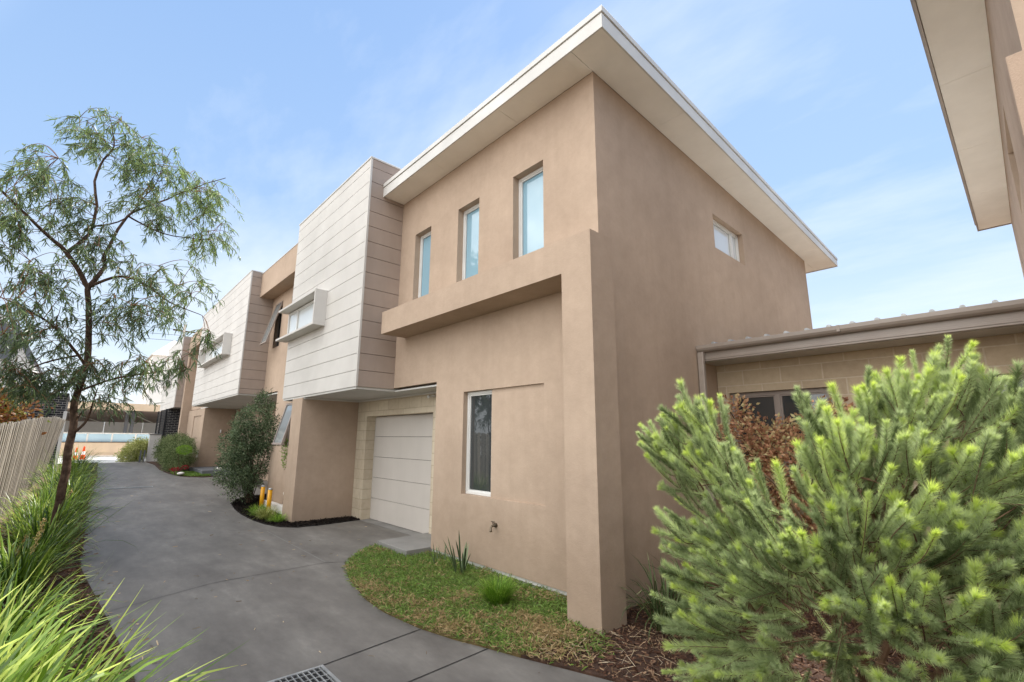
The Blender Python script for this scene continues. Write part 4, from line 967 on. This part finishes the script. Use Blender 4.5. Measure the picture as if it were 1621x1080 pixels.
# lobe centres (x, y, z, radius); plumes point away from the heart of the bush
LC = [(2.58, 1.44, 1.61, 0.17), (2.61, 1.26, 1.72, 0.18), (2.55, 1.16, 1.48, 0.2), (2.65, 1.38, 1.38, 0.18), (2.51, 0.97, 1.33, 0.19), (2.53, 1.11, 1.13, 0.22), (2.64, 1.34, 1.08, 0.19), (2.47, 1.32, 0.87, 0.16), (2.34, 1.15, 0.72, 0.19), (2.34, 0.94, 0.96, 0.18), (2.38, 0.8, 1.16, 0.17), (2.28, 0.91, 0.73, 0.16), (2.66, 0.7, 1.71, 0.15), (2.64, 0.66, 1.49, 0.15), (2.54, 0.55, 1.55, 0.17), (2.45, 0.64, 1.28, 0.16), (2.85, 0.5, 1.75, 0.17), (2.92, 0.37, 1.82, 0.18), (3.07, 0.27, 1.89, 0.17), (2.99, 0.16, 1.79, 0.16), (2.99, 0.05, 1.77, 0.16), (3.0, -0.05, 1.76, 0.16), (2.67, 0.39, 1.55, 0.19), (2.69, 0.24, 1.53, 0.18), (2.7, 0.1, 1.51, 0.17), (2.7, -0.02, 1.47, 0.18), (2.44, 0.45, 1.28, 0.18), (2.46, 0.31, 1.26, 0.17), (2.57, 0.16, 1.24, 0.16), (2.57, 0.03, 1.22, 0.18), (2.36, 0.6, 1.06, 0.16), (2.28, 0.45, 1.02, 0.16), (2.3, 0.32, 1.0, 0.15), (2.37, 0.2, 1.02, 0.15), (2.43, 0.09, 1.0, 0.16), (2.23, 0.39, 0.81, 0.15), (2.27, 0.22, 0.84, 0.16), (3.01, 0.67, 1.29, 0.26), (3.01, 0.46, 1.03, 0.32), (2.92, 1.13, 0.91, 0.31), (3.18, 0.22, 1.32, 0.32), (3.3, .9, .9, .3), (3.1, -.2, 1.0, .3), (2.75, .78, .62, .14), (2.6, 1.05, .42, .17), (2.65, .45, .45, .16), (2.5, 1.25, .5, .17)]
LOB = []
for (x_, y_, z_, r_) in LC:
    x_, y_, z_ = x_*1.07, y_*1.07, 1.6+(z_-1.6)*1.07; d_ = np.array([x_-2.98, y_-.72, (z_-.85)]); d_ = d_/np.linalg.norm(d_)+np.array([0, 0, .15])
    LOB.append(((x_, y_, max(z_, .15)), (r_*1.25,)*3, tuple(d_)))
g = MB(); PB = []; 
NP = 1250
wts = np.array([a[0]*a[1]*a[2] for _, a, _ in LOB])**.75; li = rr.choice(len(LOB), NP, p=wts/wts.sum())
plumes = []
for k in range(NP):
    c, a, b_ = LOB[li[k]]; c, a, b_ = map(np.array, (c, a, b_)); d = rr.normal(size=3); d /= np.linalg.norm(d)
    if np.dot(d, b_/np.linalg.norm(b_)) < -.2: d = -d
    tip = c+d*a*rr.uniform(.35, 1.08)
    if tip[2] < .12: tip[2] = .12+rr.random()*.1
    dr_ = b_*.8+d*.75+np.array([0, 0, .15])+rr.normal(size=3)*.2; dr_ /= np.linalg.norm(dr_)
    L = rr.uniform(.17, .40); bend = np.array([0, 0, 1.])*rr.uniform(.0, .45)+rr.normal(size=3)*.12
    p2 = tip; d2 = dr_+bend; d2 /= np.linalg.norm(d2)
    p0 = tip-dr_*L*.6-d2*L*.4; p1 = tip-d2*L*.45
    plumes.append((p0, p1, p2, L, li[k]))
# a few main stems from the root, each forking to the lobes nearest its head
hubs = [Vector(q) for q in ((2.86, 1.22, .80), (2.78, 1.02, .55), (2.92, .80, 1.0), (2.98, .50, .92), (2.88, .30, .60), (3.10, .22, .95), (3.12, .60, 1.15))]
for hb in hubs:
    b0 = Vector(base)+Vector((rr.normal()*.035, rr.normal()*.035, -.03)); md = b0.lerp(hb, .5)+Vector((rr.normal()*.05, rr.normal()*.05, rr.normal()*.04)); sp = smooth_path([b0, md, hb], 6)
    g.tube(sp, limb_rads(len(sp), .026, .013), 8)
for c, a, b_ in LOB:
    c = Vector(c)-Vector(b_)*.10; hb = min(hubs, key=lambda q: (q-c).length+max(0, q.z-c.z)); md = hb.lerp(c, .5)+Vector((rr.normal()*.04, rr.normal()*.04, .03)); sp = smooth_path([hb-Vector((0, 0, .02)), md, c], 6)
    g.tube(sp, limb_rads(len(sp), .011, .003), 6)
for i, (p0, p1, p2, L, l) in enumerate(plumes):
    c = Vector(LOB[l][0]); b_ = Vector(LOB[l][2]).normalized(); rt0 = c-b_*LOB[l][1][0]*.5
    sp = smooth_path([rt0.lerp(Vector(p0), .25), rt0.lerp(Vector(p0), .7), Vector(p0), Vector(p1), Vector(p2)], 3)
    g.tube(sp, limb_rads(len(sp), .0030, .0014), 4, False)
g.build('branches', 'plume_stem', WB)
VV = []; TT = []
for (p0, p1, p2, L, l) in plumes:
    m_ = int(640*L/.22); t = rr.random(m_)**.85; t[:int(m_*.12)] = rr.uniform(.93, 1.0, int(m_*.12))
    a = (1-t)[:, None]; tt = t[:, None]
    P_ = a*a*p0+2*a*tt*p1+tt*tt*p2; D_ = 2*a*(p1-p0)+2*tt*(p2-p1); D_ = unit(D_)
    rn = unit(np.cross(D_, rr.normal(size=(m_, 3)))); open_ = np.where(t > .93, rr.uniform(.2, 1.0, m_), rr.uniform(.8, 1.5, m_))[:, None]
    nd_ = unit(D_+rn*open_); ln = (rr.uniform(.028, .045, m_)*min(1.2, max(.6, rr.normal(.95, .18)))*np.clip(.75+.4*t, 0, 1.05))[:, None]; sd = unit(np.cross(nd_, rr.normal(size=(m_, 3))))*.0013
    VV.append(np.stack([P_-sd, P_+sd, P_+nd_*ln+np.array([0, 0, 1])*ln*.12], 1).reshape(-1, 3))
    up_ = 1. if p2[2] > .9 else .75
    base_t = np.clip(rr.normal(.40, .17), .0, .7); up_ *= rr.choice([.25, .7, 1.0, 1.0]); TT.append(np.repeat(np.clip(base_t+rr.normal(0, .08, m_)+np.where(t > .86, (t-.86)/.14*.45*up_, 0), 0, 1), 3))
mesh_arrays('needles', np.concatenate(VV), 3, 'wool', WB, np.concatenate(TT), loc=(3.12, .92, 0))

# ------------------------------------------------------------------ sky, sun, camera
SUN = Vector((.50, .13, .86)).normalized()
w = bpy.data.worlds.new('World'); S.world = w; w.use_nodes = True; nt = w.node_tree
bg = nt.nodes['Background']
sky = nt.nodes.new('ShaderNodeTexSky'); sky.sky_type = 'NISHITA'; sky.sun_disc = False
sky.sun_elevation = math.asin(SUN.z); sky.sun_rotation = math.atan2(SUN.x, SUN.y); sky.air_density = 1.1; sky.dust_density = .6; sky.ozone_density = 1.6
tc = nt.nodes.new('ShaderNodeTexCoord'); sp = nt.nodes.new('ShaderNodeSeparateXYZ'); nt.links.new(tc.outputs['Generated'], sp.inputs[0])
# thin clouds on a plane overhead
mx = nt.nodes.new('ShaderNodeMath'); mx.operation = 'MAXIMUM'; nt.links.new(sp.outputs['Z'], mx.inputs[0]); mx.inputs[1].default_value = .04
ad = nt.nodes.new('ShaderNodeMath'); ad.operation = 'ADD'; nt.links.new(mx.outputs[0], ad.inputs[0]); ad.inputs[1].default_value = .12
dv = nt.nodes.new('ShaderNodeVectorMath'); dv.operation = 'DIVIDE'; cb = nt.nodes.new('ShaderNodeCombineXYZ')
for i in range(3): nt.links.new(ad.outputs[0], cb.inputs[i])
nt.links.new(tc.outputs['Generated'], dv.inputs[0]); nt.links.new(cb.outputs[0], dv.inputs[1])
mp = nt.nodes.new('ShaderNodeMapping'); mp.inputs['Scale'].default_value = (1.0, .45, 1); mp.inputs['Rotation'].default_value = (0, 0, R(35)); nt.links.new(dv.outputs[0], mp.inputs[0])
cn = noise_(nt, mp.outputs[0], 1.5, 9, .6)
cf = ramp(nt, cn, [(.44, (0, 0, 0, 1)), (.80, (.75, .75, .75, 1))])
hz = nt.nodes.new('ShaderNodeMapRange'); hz.inputs[1].default_value = .0; hz.inputs[2].default_value = .42; hz.inputs[3].default_value = .5; hz.inputs[4].default_value = 0; hz.interpolation_type = 'SMOOTHSTEP'
nt.links.new(sp.outputs['Z'], hz.inputs[0])
SKYK = .10
hsv = nt.nodes.new('ShaderNodeHueSaturation'); hsv.inputs['Saturation'].default_value = 1.0; nt.links.new(sky.outputs[0], hsv.inputs['Color'])
grad = ramp(nt, sp.outputs['Z'], [(.0, (8.2, 8.5, 8.9, 1)), (.16, (6.2, 7.3, 8.6, 1)), (.40, (3.6, 5.3, 8.0, 1)), (.95, (2.2, 3.9, 7.2, 1))])
sc = mixc(nt, .72, hsv.outputs[0], grad)
c2 = mixc(nt, cf, sc, (7.2, 7.8, 8.6, 1))
# bright cloud field added in the western sky, out of view, to fill shaded facades
dt = nt.nodes.new('ShaderNodeVectorMath'); dt.operation = 'DOT_PRODUCT'; nt.links.new(tc.outputs['Generated'], dt.inputs[0]); dt.inputs[1].default_value = Vector((-.82, .0, .60)).normalized()
mr = nt.nodes.new('ShaderNodeMapRange'); mr.inputs[1].default_value = .42; mr.inputs[2].default_value = .85; mr.interpolation_type = 'SMOOTHSTEP'; nt.links.new(dt.outputs['Value'], mr.inputs[0])
cn2 = noise_(nt, tc.outputs['Generated'], 3.2, 8, .6)
cl = ramp(nt, cn2, [(.40, (.25, .25, .25, 1)), (.58, (1, 1, 1, 1))])
mm = nt.nodes.new('ShaderNodeMath'); mm.operation = 'MULTIPLY'; nt.links.new(mr.outputs[0], mm.inputs[0]); nt.links.new(cl, mm.inputs[1])
c3 = mixc(nt, mm.outputs[0], c2, (32, 31.5, 30.5, 1))
nt.links.new(c3, bg.inputs[0]); bg.inputs[1].default_value = SKYK
L = bpy.data.lights.new('sun', 'SUN'); L.energy = 5.0; L.angle = R(.53); L.color = (1, .95, .88)
lo = bpy.data.objects.new('sun', L); COL.objects.link(lo); lo.rotation_euler = SUN.to_track_quat('Z', 'Y').to_euler()

yaw, pit, rol, fpx, cx, cy = 0.7246512944424276, 0.19710846338901636, 0.00897550922464854, 739.801186910439, 792.3447104940681, 548.0513938875139
f = Vector((math.sin(yaw)*math.cos(pit), math.cos(yaw)*math.cos(pit), math.sin(pit))); r = Vector((math.cos(yaw), -math.sin(yaw), 0)); u = r.cross(f)
r2 = r*math.cos(rol)+u*math.sin(rol); u2 = -r*math.sin(rol)+u*math.cos(rol)
cam = bpy.data.cameras.new('camera'); co = bpy.data.objects.new('camera', cam); COL.objects.link(co)
mw = Matrix((r2, u2, -f)).transposed().to_4x4(); mw.translation = (0, 0, 1.6); co.matrix_world = mw
cam.sensor_width = 36; cam.lens = fpx/1621*36; cam.shift_x = (810.5-cx)/1621; cam.shift_y = (cy-540)/1621
cam.clip_end = 2000; cam.clip_start = .05
S.camera = co
S.view_settings.view_transform = 'Standard'; S.view_settings.look = 'None'; S.view_settings.gamma = 1; S.view_settings.exposure = .52
